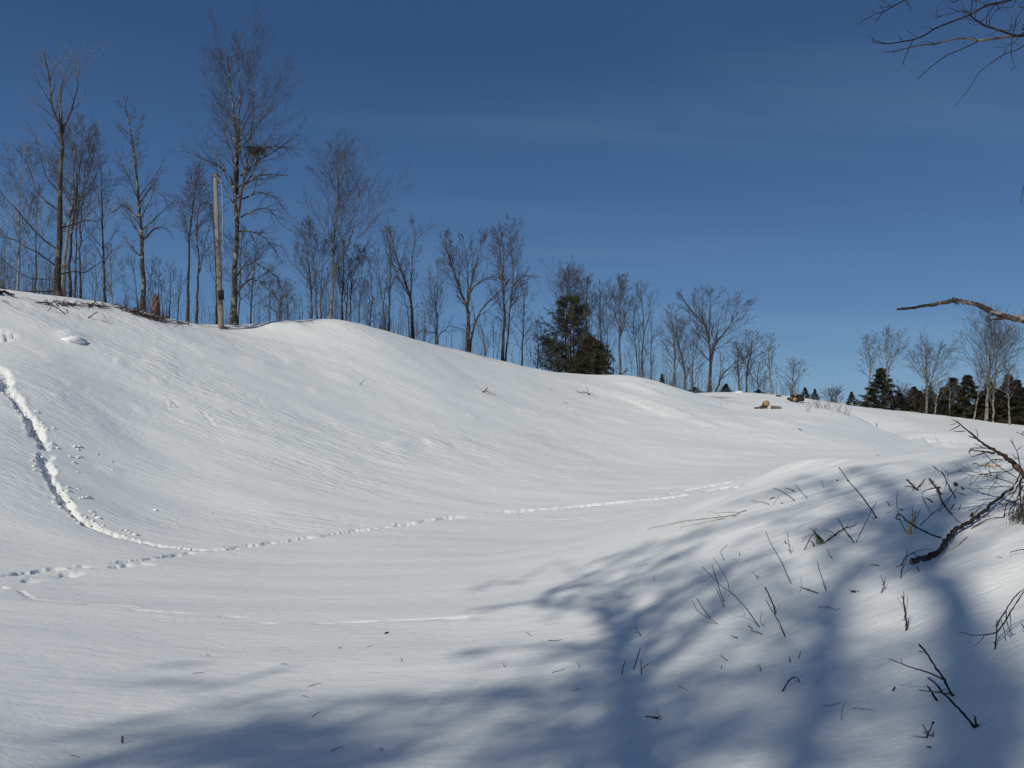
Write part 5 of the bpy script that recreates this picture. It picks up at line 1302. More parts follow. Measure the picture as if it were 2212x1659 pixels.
N('dark_knot', 'round dark knot on the snow right of the tangle', 'A', 32, [(1378,918),(1362,905)], 'lie', lift=.02, cat='wood knot', taper=1)
N('bark_scrap', 'small dark scrap with snow on it right of the round dark knot', 'A', 14, [(1465,955),(1440,930)], 'lie', subs=[(7, [(1460,930),(1440,912)])], cat='bark scrap')
# low left of the bank
N('dead_stick', 'left one of three straight sticks standing at the dark trunk shadow', 'V', 2.2, [(1353,1070),(1362,1030),(1372,992)])
N('dead_stick', 'tallest of the three straight sticks at the dark trunk shadow', 'V', 2.6, [(1414,1048),(1432,990),(1449,932)])
N('dead_stick', 'right one of three straight sticks at the trunk shadow, with a lying twig', 'V', 2.4, [(1454,1073),(1453,1035),(1452,996)], subs=[(1.6, [(1452,1050),(1490,1020),(1520,1003)], None, 'lie')])
N('forked_twig', 'small cross shaped twig above the three straight sticks', 'V', 1.9, [(1452,875),(1438,850),(1423,826)], subs=[(1.6, [(1437,855),(1415,853)])])
N('twig_piece', 'short straight twig standing right of the three sticks', 'V', 1.9, [(1898,1000),(1875,984),(1856,971)])
N('dead_leaf_fan', 'withered fan of pale grass blades lying at the trunk shadow', 'V', 4.2, [(1540,1306),(1505,1301),(1476,1297)], 'lie', lift=.012, mt='stick', cat='grass fan', subs=[(1.0, [(1545,1306),(1525,1285),(1500,1282)], 'twig_pale'), (1.0, [(1550,1304),(1535,1275),(1520,1262)], 'twig_pale'), (1.0, [(1556,1303),(1545,1275),(1530,1248)], 'twig_pale'), (1.0, [(1560,1302),(1550,1290),(1537,1280)], 'twig_pale'), (1.0, [(1540,1306),(1520,1295),(1495,1290)], 'twig_pale')], sub='blade')
N('bent_twig', 'twig bent over like a cane with a snow cap at its crook', 'F5', 3.2, [(803,1262),(825,1225),(850,1195),(870,1188),(888,1198),(892,1212)], 'span', mt='stickred', subs=[(1.6, [(855,1193),(880,1210),(900,1216)])])
N('twig_stub', 'short stub slanting right, right of the cane shaped twig', 'F5', 3.4, [(1376,1260),(1388,1236)], taper=.9)
N('faint_twig', 'thin faint twig curving up in the shade under the cane shaped twig', 'F5', 1.4, [(1110,1412),(1117,1350),(1138,1312)], mt='twig')
N('twig_piece', 'faint twig lying in the broad shade near the bottom', 'F5', 1.3, [(1010,1345),(1060,1342),(1108,1326)], 'lie', mt='twig')
N('twig_piece', 'pale thin twig lying right of the faint curving twig', 'F5', 1.3, [(1170,1358),(1225,1362),(1270,1366)], 'lie', mt='twig_grey')
for lb, a, b, w in (('short stub beside the low snow lip, left of a paler one', (485, 1145), (489, 1124), 1.8), ('thin short stub in the low snow lip, mid lower bank', (690, 1157), (686, 1122), 1.6), ('tiny stub left of the thin short stub in the low snow lip', (672, 1137), (670, 1126), 1.3), ('slanting stub at the right of the low snow lip', (845, 1112), (838, 1080), 2.2), ('thin stub leaning right above the low snow lip', (888, 1090), (899, 1053), 1.8)):
    N('twig_stub', lb, 'F5', w, [a, b], taper=.7)
# bottom right plant
N('dead_sapling', 'dead sapling leaning far left at the bottom right with a dark root knob', 'F5', 5.2, [(1690,1285),(1660,1240),(1640,1195),(1600,1140),(1560,1075),(1512,1018)], 'up', taper=.7, cat='sapling', subs=[(3.6, [(1638,1200),(1560,1165),(1480,1140),(1420,1118),(1356,1094)]), (1.6, [(1425,1118),(1418,1092)]), (2.2, [(1530,1057),(1507,1052)]), (1.8, [(1540,1050),(1545,1040)]), (1.6, [(1648,1215),(1650,1190)]), (2.4, [(1690,1285),(1600,1272),(1508,1260)], None, 'lie'), (2, [(1600,1270),(1650,1250)]), (3, [(1735,1365),(1715,1330),(1695,1300)])])
N('dead_sapling', 'second dead stem ending in the dark root knob at the bottom right', 'F5', 5.0, [(1800,1450),(1760,1395),(1700,1335),(1640,1272),(1600,1225),(1562,1190)], 'up', taper=.6, cat='sapling', subs=[(9, [(1800,1450),(1825,1445),(1830,1440)]), (5, [(1812,1440),(1805,1415),(1800,1388)]), (3, [(1795,1440),(1790,1425)]), (5, [(1800,1440),(1825,1436)])])
N('dead_stick', 'short thick stick crossing the two dead sapling stems', 'F5', 4.4, [(1605,1310),(1580,1268),(1555,1232)], taper=.8)
N('forked_twig', 'small crossed twig tripod near the bottom right corner', 'F5', 3.4, [(1550,1505),(1568,1465),(1586,1422)], subs=[(4.5, [(1585,1425),(1588,1420)]), (3, [(1562,1480),(1545,1458),(1530,1432)]), (2.6, [(1590,1498),(1560,1485),(1530,1472)]), (2.6, [(1586,1500),(1585,1470)]), (1.8, [(1545,1500),(1485,1494)])])
N('bark_scrap', 'small dark scrap flat on the snow below the twig tripod', 'F5', 3.5, [(1572,1562),(1552,1560)], 'lie', mt='twig', cat='bark scrap')
# left foreground
N('wood_peg', 'single dark wooden peg standing in the snow at the lower left', 'W', 4.6, [(630,686),(629,668),(631,650)], 'up', mt='deadwood', taper=.9, cat='peg')
for i, (lb, pts, w) in enumerate([
    ('short grass stem lying straight at the lower centre', [(1698,732),(1730,718),(1763,706)], 1.5), ('thin grass stem lying below the faint shade band, left centre', [(990,330),(1020,328),(1052,326)], 1.2),
    ('thin reddish grass stem lying centre left of the shade', [(1585,398),(1620,387),(1655,380)], 1.3), ('tiny slanting stem under the thin reddish grass stem', [(1558,443),(1590,458)], 1.3), ('tiny kinked stem at the lower centre', [(1608,552),(1625,538),(1648,527)], 1.3),
    ('small straw lying left of the wooden peg near the bottom', [(360,753),(385,757),(410,765)], 1.2), ('tiny stem lying near the middle left of the shade', [(1445,281),(1482,283)], 1.2), ('faint short stem below the animal prints', [(1062,232),(1080,244)], 1.1),
    ('faint straw right of the little weed patch', [(1888,194),(1920,187)], 1.1), ('little hooked straw right of the lit patch', [(2058,250),(2067,260),(2060,270)], 1.2), ('small check shaped straw at the bottom centre', [(1950,716),(1970,720),(1955,732)], 1.2)]):
    N('grass_straw', lb, 'W', w, pts, 'lie', mt='twig', cat='straw', lift=.004)
for i, (lb, pts, w) in enumerate([('thin straw lying on the snow left of the trunk shadow', [(995,1064),(1030,1055),(1060,1045)], 1.3), ('tiny hooked straw in the middle of the lit snow', [(745,1018),(750,1033),(762,1022)], 1.1),
    ('faint upright straw left of the three straight sticks', [(1138,1040),(1122,1005)], 1.1), ('straw lying in the dark shade at the centre', [(1100,1156),(1140,1145)], 1.2), ('short straw lying at the lower centre right of the trunk shadow', [(1645,1132),(1695,1158)], 1.2),
    ('dark long straw lying above the trunk shadow fork', [(975,897),(1010,900),(1045,893)], 1.6), ('straw lying near the upper end of the trunk shadow fork', [(860,855),(890,874)], 1.2)]):
    N('grass_straw', lb, 'V', w, pts, 'lie', mt='twig', cat='straw', lift=.004)
N('bark_scrap', 'tiny dark bark scrap on the flat below the chain of prints', 'W', 3.5, [(1980,126),(1998,119)], 'lie', mt='stick', cat='bark scrap')
N('weed_tuft', 'little dark weed patch poking out right at the edge of the shade', 'W', 1.8, [(1745,200),(1742,190)], 'up', mt='twig', cat='weeds', subs=[(1.4, [(1748,200),(1756,190)]), (1.4, [(1752,202),(1765,195)])])

# ---- big lying branch and the heap of pine branches at the right
N('big_fallen_branch', 'big dark fallen branch with a sawn reddish end curving across the right of the bank', 'B', 52, [(840,598),(960,560),(1080,520),(1180,450),(1250,350),(1310,270),(1360,205),(1440,160),(1510,125),(1600,60),(1680,0),(1760,-70),(1860,-160),(1960,-250),(2080,-330)], 'lie', lift=.045, taper=.45, mt='stick', cat='branch',
  subs=[(20, [(1060,550),(1075,545),(1090,540)]), (8, [(1350,200),(1352,180),(1345,150)]), (9, [(1480,120),(1450,60),(1400,20),(1350,-30),(1240,-150),(1180,-240)]), (6, [(1500,140),(1440,130),(1410,90),(1385,40)]), (7, [(1510,220),(1450,275),(1380,340),(1270,400)], 'deadwood', 'lie'), (22, [(1600,130),(1560,150),(1510,185)]), (10, [(1700,30),(1780,30),(1830,-30)]), (14, [(1560,110),(1640,60),(1760,-5),(1850,-25),(2000,-30)]), (8, [(1660,30),(1630,-20)]), (12, [(1700,-30),(1760,-60),(1800,-40)])])
o_ = N('sawn_end', 'reddish sawn face closing the left end of the big fallen branch', 'B', 46, [(834,600),(824,603)], 'lie', lift=.045, taper=1, mt='cutwood', cat='branch end')
# its cut face belongs to the branch
for ob in list(bpy.data.objects):
    if ob.get('label', '').startswith('big dark fallen branch'): _big = ob
o_.name = 'cut_face'; o_.parent = _big; o_.matrix_parent_inverse = Matrix.Translation(-_big.location)
del o_['category']; o_['label'] = 'reddish sawn end'
N('forked_branchlet', 'arching branchlet with a withered tip left of the pine heap', 'A', 11, [(1555,1290),(1590,1260),(1630,1210),(1700,1160)], 'up', mt='stickred', cat='twig', subs=[(24, [(1555,1295),(1560,1265),(1580,1235)]), (8, [(1530,1210),(1600,1190),(1680,1150),(1740,1110),(1820,1108),(1900,1100)]), (8, [(1900,1100),(1940,1140),(1968,1210)])])
N('drooping_branchlet', 'group of drooping branchlets reaching in from the right edge above the plain snow', 'B', 15, [(1850,1595),(1865,1480),(1875,1350),(1880,1230)], 'up', mt='stick', cat='branch',
  subs=[(15, [(1880,1380),(1950,1290),(2020,1180),(2100,1050),(2212,890),(2330,760)]), (13, [(1885,1310),(1915,1230),(1980,1130),(2060,1000),(2140,910),(2212,850),(2330,730)]), (11, [(1860,1390),(1780,1412),(1700,1420),(1560,1420),(1500,1400),(1408,1385)]), (7, [(1720,1425),(1680,1490),(1604,1548)]), (8, [(1930,1240),(1960,1340),(1980,1440),(1992,1558)]), (10, [(1990,1130),(2000,1250),(2030,1350),(2050,1400),(2080,1420)]), (8, [(2040,1160),(2050,1280),(2040,1380)]), (6, [(2050,1400),(2035,1450)]), (6, [(2060,1405),(2115,1412)]), (5, [(1870,1300),(1832,1315)]), (8, [(1850,1510),(1840,1525)])])
N('thin_branchlet', 'thin branchlet reaching in from the right edge under the pine heap', 'B', 9, [(2290,470),(2212,430),(2120,438),(2060,455),(2045,475)], 'lie', lift=.03, cat='twig', subs=[(6, [(2070,472),(1980,475),(1920,462),(1870,452)]), (6, [(2185,440),(2170,465)])])
N('dead_stick', 'short dark stick cut by the right edge above the drooping branchlets foot', 'B', 13, [(2240,1400),(2210,1340),(2185,1275)], 'up')
def pine_heap():
    rng = np.random.RandomState(31)
    b = hit(*crop('A', [(2160, 1330)])[0]); D = math.hypot(b.x, b.y)
    root = holder('pine_branch_heap', b, 'heap of broken brown pine boughs with hanging grey needles at the right edge', 'brush heap')
    def limb(w, pts, D0=D, D1=None, mt='stickred', nm='limb', kids=0, droop=.3, tp=.45):
        D1 = D0 if D1 is None else D1
        q = crop('A', pts); P = np.array([at(x, y, D0 + (D1 - D0) * i / (len(q) - 1)) for i, (x, y) in enumerate(q)])
        w = w * .175
        rod(P, w, D0, tp, 7).build(nm, M[mt], root, b)
        if kids:
            Ps = resample(smooth3(P), 8)[None]; Rs = w * D0 / FPX / 2 * np.linspace(1, tp, 8)[None]
            Q, Rq = sprout(Ps, Rs, kids, rng, s0=.1, s1=1, ang=(25, 60), lf=.3, up=-droop, K=5, rk=.3, rmin=.0022, wob=.16)
            g = Geo().tubes(Q, Rq, 4); Q2, R2 = sprout(Q, Rq, 4, rng, lf=.5, up=-droop * .6, K=4, rk=.6, rmin=.0014); g.tubes(Q2, R2, 3)
            t = g.build('twigs', M['stick'], root, b); t['kind'] = 'stuff'
    # main bough rising to the upper left
    limb(64, [(2230,800),(2130,680),(2050,600),(1950,530),(1870,480),(1760,420),(1650,340),(1530,295)], D * 1.02, D * 1.12, tp=.16)
    limb(22, [(1660,350),(1560,260),(1480,200),(1400,130),(1320,85)], D * 1.10, D * 1.15, 'stick', tp=.3)
    limb(14, [(1590,290),(1500,215),(1440,160),(1380,95)], D * 1.12, D * 1.15, 'stick')
    limb(11, [(1420,160),(1360,195),(1285,228)], D * 1.14, None, 'stick'); limb(8, [(1370,140),(1330,150),(1296,145)], D * 1.14, None, 'stick')
    limb(10, [(1480,230),(1400,238),(1330,228)], D * 1.14, None, 'stick'); limb(9, [(1632,330),(1640,270),(1615,200)], D * 1.1, None, 'stick')
    limb(26, [(1850,500),(1750,490),(1650,475),(1560,470),(1535,490),(1545,510)], D * 1.08, None, 'deadwood', tp=.3)
    limb(14, [(1720,500),(1660,520),(1560,552)], D * 1.08, None, 'stick'); limb(14, [(1760,440),(1680,440),(1570,442),(1530,490)], D * 1.08, None, 'stick'); limb(9, [(1700,430),(1650,410),(1600,385)], D * 1.08, None, 'stick')
    limb(11, [(1950,585),(1860,580),(1800,600),(1750,640),(1740,690),(1800,740)], D * 1.05, None, 'stick', kids=3)
    limb(30, [(1700,640),(1780,655),(1850,670),(1935,662)], D * 1.2, None, 'rawwood', 'splinter', tp=.35); limb(12, [(1575,640),(1620,630),(1660,650),(1700,660)], D * 1.19, None, 'stick')
    limb(11, [(2120,680),(1990,730),(1850,740),(1700,765),(1560,780),(1460,825)], D * 1.05, None, 'stick', kids=5)
    limb(10, [(2110,800),(1980,720),(1860,640),(1760,540),(1700,480)], D * 1.02, None, 'stick', kids=3)
    limb(10, [(2080,880),(1950,830),(1830,790),(1700,760),(1560,730),(1380,730),(1250,775)], D * 1.05, D * 1.12, 'stick', kids=6)
    limb(9, [(2060,920),(1900,920),(1750,940),(1580,940)], D * 1.02, None, 'stick', kids=4); limb(8, [(1875,780),(1860,860),(1800,940),(1770,1020)], D * 1.0, None, 'stick'); limb(8, [(1700,1005),(1760,1012),(1810,1022)], D, None, 'stick')
    limb(8, [(1960,810),(1890,780),(1800,850),(1740,790),(1630,680)], D * 1.05, None, 'stick')
    # boughs hanging down at the edge
    for pts, w in (([(2230,760),(2170,850),(2160,950),(2165,1050),(2180,1180)], 26), ([(2190,700),(2140,820),(2090,900),(2040,980),(2000,1010)], 15), ([(2212,860),(2130,900),(2110,960),(2060,1040),(2000,1110)], 14),
                   ([(2200,900),(2150,1000),(2120,1080),(2090,1180),(2060,1300)], 16), ([(2230,940),(2200,1080),(2190,1200),(2150,1310),(2140,1420)], 18), ([(2180,1060),(2080,1100),(2000,1130),(1980,1200),(1960,1300),(1925,1380)], 15),
                   ([(2110,1110),(2040,1200),(2020,1300),(2005,1400),(2000,1480)], 14), ([(2190,1150),(2120,1220),(2060,1340),(2040,1480),(2005,1640)], 12), ([(2005,1538),(2060,1535),(2100,1540),(2138,1560)], 8), ([(2240,1120),(2220,1250),(2200,1350),(2215,1450)], 18)):
        limb(w, pts, D * (.98 + rng.rand() * .05), None, 'stick', 'drooping_limb', kids=6, droop=.45, tp=.35)
    limb(12, [(2240,860),(2190,770),(2150,600),(2130,500),(2070,380),(2040,345)], D * 1.03, None, 'stick', kids=3); limb(7, [(2080,400),(2070,360),(2060,315)], D * 1.03, None, 'stick')
    limb(10, [(2260,330),(2200,280),(2160,262),(2115,240)], D * 1.1, None, 'stick'); limb(8, [(2185,268),(2212,235),(2240,220)], D * 1.1, None, 'stick')
    # grey green needles hanging in bunches
    B, Dr = [], []
    for i in range(34):
        q = crop('A', [(2110 + rng.rand() * 160, 1170 + rng.rand() * 190)])[0]; B.append(at(*q, D * (1 + rng.randn() * .02))); Dr.append([rng.randn() * .2, 0, -1])
    g = Geo().tris(tufts(np.array(B), np.array(Dr), rng, 9, .11, .0036, .20)); t = g.build('needles', M['needle_d'], root, b); t['kind'] = 'stuff'
pine_heap()
# ---------------------------------------------------------------- trees behind the viewer whose shade lies over the near snow
SH = Vector((math.sin(SUN_AZ), math.cos(SUN_AZ), 0))       # the way shadows run
def toward(frame, pts, u0):
    """where the thing that shades these snow points stands, in the upright plane u0 metres along the light"""
    out = []
    for x, y in crop(frame, pts):
        p = hit(x, y); t = (p.dot(SH) - u0) / math.cos(SUN_EL)
        q = p + SUN_V * t; out.append((q.x, q.y, q.z))
    return np.array(out)
def strays(fr, trunk_pts, n, box, seed, hw=(.08, .2), cover=.35, dirs=(-50, 10)):
    """random boughs added for more shade: each leaves the trunk's shade line and lies over a random part of the box"""
    r = random.Random(seed); out = []
    for i in range(n):
        s = trunk_pts[int(r.random() ** .8 * (len(trunk_pts) - 1e-6))]
        x = r.uniform(box[0], box[2]); y = r.uniform(box[1], box[3])
        mx_, my_ = (s[0] + x) / 2 + r.uniform(-60, 60), (s[1] + y) / 2 + r.uniform(-70, 40)
        a = math.radians(r.uniform(*dirs)); l = r.uniform(120, 320)
        ex, ey = x + math.cos(a) * l * (1 if x > s[0] else -1), y + math.sin(a) * l * (1 if x > s[0] else -1)
        out.append((fr, [s, (mx_, my_), (x, y), (ex, ey)], r.uniform(.025, .05), r.uniform(*hw), cover * r.uniform(.2, .9)))
    return out
def shade_tree(label, u0, trunk, trunk_w, boughs, seed, mt='grey'):
    """trunk: (frame, points) of its shade; boughs: (frame, points, wood width, foliage half width, cover)"""
    rng = np.random.RandomState(seed)
    P = toward(trunk[0], trunk[1], u0)
    foot = P[0].copy(); foot[2] = ground(foot[0], foot[1])
    root = holder('shade_tree', foot, label, 'tree')
    z0 = foot[2]; n = 6
    low = np.stack([foot + (P[0] - foot) * t for t in np.linspace(0, .9, n)])
    low[0, 2] -= .4
    Pt = np.concatenate([low, smooth3(P)])
    R0 = trunk_w / 2
    Rt = np.concatenate([np.linspace(R0 * 1.7, R0 * 1.05, n), np.linspace(R0, R0 * .6, len(Pt) - n)])
    Geo().tubes(Pt, Rt, 12).build('trunk', M[mt], root, foot)
    sv = np.array(SUN_V); hv = np.array(SH)
    for fr, pts, wd, hw, cover in boughs:
        Q = toward(fr, pts, u0); Q = resample(smooth3(Q), 12)
        Q += (np.linspace(0, 1, 12)[:, None] * rng.uniform(-1.2, 1.2)) * sv[None]       # leans towards or away from the sun
        Lq = np.linalg.norm(np.diff(Q, axis=0), axis=1).sum()
        Rq = wd / 2 * np.linspace(1, .35, 12)
        g = Geo().tubes(Q, Rq, 6)
        k = max(4, int(Lq * 7))
        S1, R1 = sprout(Q[None], Rq[None], k, rng, s0=.05, s1=1, ang=(35, 75), L=lambda s: np.full_like(s, hw * 1.15), up=.05, K=4, rk=.3, rmin=.006, wob=.15)
        g.tubes(S1, R1, 4)
        S2, R2 = sprout(S1, R1, 4, rng, lf=.55, up=.05, K=3, rk=.6, rmin=.004); g.tubes(S2, R2, 3)
        b = g.build('bough', M[mt], root, foot)
        if cover > 0:
            m = int(cover * (.75 if hw < .3 else 1) * Lq * 2 * hw / .0052)
            t = rng.rand(m) * 11; i = np.minimum(t.astype(int), 10); f = (t - i)[:, None]
            C = Q[i] * (1 - f) + Q[i + 1] * f
            # clumped round the shoots
            T = norm(Q[i + 1] - Q[i]); side = norm(np.cross(T, sv[None]))
            clump = np.sin(t * 2.3 + seed) * .35 if hw < .3 else 0
            C = C + side * ((rng.randn(m) * .48 + clump) * hw)[:, None] + sv[None] * (rng.randn(m) * .35)[:, None] + rng.randn(m, 3) * .03
            tg = Geo().tris(tufts(C, side * rng.choice([-1, 1], m)[:, None] + rng.randn(m, 3) * .5, rng, 2, .15, .05, .5))
            nd = tg.build('needles', M['needle_d'], b, foot); nd['kind'] = 'stuff'  # loose blades added to fill out the cast shade, on needleless trees too
    return root

shade_tree('tall tree behind the viewer, its thick trunk shade running up the right of the bank', -13.0, ('F5', [(1800,1700),(1785,1560),(1765,1400),(1745,1200),(1740,1020),(1725,880),(1690,770),(1620,680)]), .33, [
    ('F5', [(1740,1000),(1700,860),(1600,740),(1450,640),(1300,620),(1180,680)], .07, .10, .0),
    ('F5', [(1650,720),(1560,600),(1500,480),(1450,400),(1400,330)], .09, .12, .25),
    ('F5', [(1500,500),(1350,540),(1200,640),(1150,700)], .07, .12, .25),
    ('F5', [(1600,640),(1680,460),(1640,330),(1560,240)], .08, .10, .2),
    ('F5', [(1500,470),(1420,260),(1300,170),(1150,110)], .08, .14, .45),
    ('F5', [(1640,330),(1700,170),(1740,60),(1900,30)], .09, .22, .6),
    ('F5', [(1420,420),(1250,380),(1120,330),(1050,360)], .06, .20, .6),
    ('F5', [(1800,1400),(1900,1300),(2000,1230),(2100,1200)], .09, .2, .5),
    ('F5', [(1800,1560),(1900,1480),(2050,1400),(2150,1360)], .07, .18, .35),
    ('F5', [(1780,1640),(1880,1600),(2060,1560)], .07, .2, .35)] + strays('F5', [(1690,770),(1620,680),(1560,600),(1500,480)], 22, (850, 20, 2050, 620), 11, (.07, .17), .42), 501)
shade_tree('slim tree behind the viewer, its narrow trunk shade crossing the middle of the bank', -16.0, ('F5', [(820,1720),(890,1600),(955,1470),(1030,1300),(1050,1160),(1045,1050),(1030,960),(1060,860),(1100,760),(1170,680)]), .20, [
    ('F5', [(1045,1120),(960,1060),(860,1000),(700,960),(600,945)], .05, .16, .35),
    ('F5', [(1040,1000),(1120,960),(1230,960),(1330,990)], .05, .14, .3),
    ('F5', [(1020,1300),(880,1220),(760,1180),(600,1200),(480,1240)], .06, .14, .35),
    ('F5', [(1045,1100),(1150,1080),(1260,1110)], .04, .14, .3),
    ('F5', [(900,1580),(760,1520),(600,1500),(450,1530)], .04, .14, .2),
    ('F5', [(960,1460),(1100,1400),(1250,1380),(1420,1400)], .04, .12, .22),
    ('F5', [(1030,1300),(1180,1270),(1350,1260),(1500,1290)], .04, .12, .22),
    ('F5', [(860,1660),(1000,1600),(1200,1580),(1450,1620)], .04, .14, .2),
    ('F5', [(1060,860),(950,780),(880,720),(760,700)], .04, .12, .2),
    ('F5', [(1170,690),(1120,560),(1020,470),(940,420)], .05, .12, .25)] + strays('F5', [(1030,1300),(1045,1050),(1030,960),(1100,760),(1170,680)], 12, (150, 350, 1400, 900), 12, (.07, .14), .30), 502)
shade_tree('big pine behind the viewer shading the bottom centre with its forked trunk and low boughs', -11.0, ('V', [(1470,1640),(1445,1540),(1420,1420),(1405,1300),(1395,1200),(1385,1140),(1345,1040),(1335,960),(1365,880)]), .25, [
    ('V', [(1365,880),(1290,800),(1215,750),(1120,720),(1000,725),(900,700)], .11, .09, .2),
    ('V', [(1300,810),(1290,730),(1340,650),(1430,590)], .07, .09, .15),
    ('V', [(1365,880),(1440,800),(1540,700),(1660,630),(1800,560),(1950,500),(2100,440)], .13, .10, .15),
    ('V', [(1400,1140),(1520,1040),(1620,950),(1720,860),(1800,760),(1860,670),(1940,590),(2030,540)], .12, .10, .1),
    ('V', [(1000,730),(950,660),(1080,600),(1250,540),(1330,480),(1480,430)], .06, .13, .35),
    ('V', [(940,700),(1010,650),(1130,615),(1200,600)], .06, .10, .3),
    ('V', [(1180,500),(1350,450),(1540,400),(1700,380),(1850,330)], .05, .18, .5),
    ('V', [(1430,590),(1560,500),(1680,440),(1800,400)], .06, .16, .45),
    ('V', [(1600,660),(1720,600),(1880,540),(2000,480),(2200,420)], .07, .13, .3),
    ('V', [(560,640),(700,600),(850,600)], .03, .16, .22),
    ('V', [(600,730),(720,720),(850,700),(930,690)], .04, .10, .4),
    ('V', [(1385,1140),(1250,1130),(1080,1150),(900,1160),(700,1150)], .10, .12, .42),
    ('V', [(1380,1180),(1200,1210),(1000,1220),(760,1200),(480,1190),(330,1220)], .07, .13, .34),
    ('V', [(900,1160),(640,1160),(450,1170),(250,1200),(60,1180)], .05, .10, .28),
    ('V', [(1320,960),(1180,930),(1000,915),(820,930),(640,945),(480,970)], .06, .10, .5),
    ('V', [(1310,1020),(1100,980),(900,1000),(700,1020),(520,1060)], .05, .11, .35),
    ('V', [(1400,1300),(1250,1320),(1080,1350),(900,1370),(700,1340)], .06, .13, .25),
    ('V', [(1420,1380),(1200,1460),(1000,1440),(800,1480),(560,1460)], .06, .15, .2),
    ('V', [(1440,1480),(1540,1420),(1700,1380),(1850,1300),(2000,1240)], .06, .12, .4),
    ('V', [(1430,1460),(1600,1500),(1780,1460),(1950,1400)], .06, .13, .3),
    ('V', [(1400,1440),(1250,1540),(1050,1560)], .06, .14, .3),
    ('V', [(1420,1160),(1560,1150),(1700,1100),(1850,1080),(2000,1050)], .06, .13, .5)] + strays('V', [(1405,1300),(1385,1140),(1345,1040),(1335,960),(1365,880),(1440,800)], 20, (900, 480, 2200, 900), 13, (.06, .15), .34), 503, 'brown')
shade_tree('neighbouring pine behind the viewer shading the lower left foreground', -14.0, ('W', [(1900,960),(1800,900),(1700,860),(1640,820)]), .16, [
    ('W', [(1700,740),(1560,730),(1400,700),(1250,690),(1100,700)], .06, .20, 0.30),
    ('W', [(1800,640),(1640,600),(1500,610),(1380,620)], .05, .18, 0.25),
    ('W', [(1560,620),(1400,540),(1200,500),(1000,510),(780,560),(660,580)], .06, .13, 0.23),
    ('W', [(1500,430),(1350,440),(1150,490),(950,520),(780,540)], .06, .07, 0.23),
    ('W', [(1500,290),(1350,330),(1200,370),(1040,410),(900,430)], .04, .07, 0.15),
    ('W', [(1100,400),(900,380),(720,370),(460,360)], .03, .10, 0.14),
    ('W', [(1000,270),(860,290),(740,300)], .03, .08, 0.10),
    ('W', [(1500,800),(1200,790),(900,770),(600,780),(380,790)], .06, .15, 0.23),
    ('W', [(900,620),(700,640),(500,650),(300,660),(60,650)], .04, .13, 0.15),
    ('W', [(2100,480),(1900,460),(1700,450),(1560,470)], .05, .14, 0.25),
    ('W', [(2200,560),(2000,590),(1800,640),(1640,680)], .05, .2, 0.25),
    ('W', [(2200,760),(1950,760),(1750,790),(1600,820)], .05, .22, 0.25)] + strays('W', [(1900,960),(1800,900),(1700,860)], 10, (500, 560, 2100, 800), 15, (.10, .2), .3), 504, 'brown')

# added unseen trees: invented thin crowns that only dim the light
def thin(fr, lines, hw, cover): return [(fr, l, .03, hw, cover) for l in lines]
shade_tree('added unseen tree behind the viewer, its thin twig crown put in to dim the near snow', -19.0, ('V', [(1100,1700),(1080,1620),(1060,1560)]), .2,
    thin('V', [[(1100,1100),(1300,1060),(1600,1040),(1900,1010)], [(700,1120),(1000,1110),(1350,1100)], [(1000,1250),(1300,1230),(1700,1200),(2100,1150)], [(600,1330),(1000,1350),(1400,1330)],
               [(1200,1400),(1600,1380),(2100,1330)], [(500,1500),(1000,1500),(1500,1500)], [(1500,1520),(1800,1480),(2200,1440)], [(300,1240),(700,1230),(1100,1220)], [(900,1440),(1300,1440),(1700,1430)]], .42, .34)
    + thin('V', [[(1000,950),(1300,900),(1550,870)], [(1300,640),(1600,560),(1900,500)], [(1450,760),(1700,720),(2000,640)], [(1000,640),(1250,560),(1500,480)]], .30, .20)
    + thin('W', [[(1500,760),(1900,740),(2200,740)], [(1000,790),(1300,770),(1600,760)], [(1300,600),(1700,580),(2200,560)], [(700,650),(1100,640),(1500,640)]], .40, .34), 505)
shade_tree('second added unseen tree behind the viewer, put in to dim the bank at the right', -20.0, ('F5', [(1500,1760),(1490,1700),(1480,1660)]), .2,
    thin('F5', [[(300,450),(600,380),(900,300)], [(500,300),(800,230),(1100,160)], [(900,450),(1200,330),(1500,250)], [(200,800),(500,680),(800,600)], [(1200,200),(1500,150),(1900,90)], [(1250,480),(1500,420),(1700,400)]], .30, .26)
    + thin('F5', [[(1200,1100),(1450,1080),(1650,1060)], [(1150,1350),(1450,1320),(1700,1300)], [(1000,1550),(1400,1520),(1700,1500)], [(1850,1150),(2100,1100)], [(1850,1350),(2100,1300)], [(1850,1560),(2100,1520)], [(500,1150),(800,1120),(1000,1100)], [(700,1300),(900,1300),(1100,1300)]], .36, .32), 506)

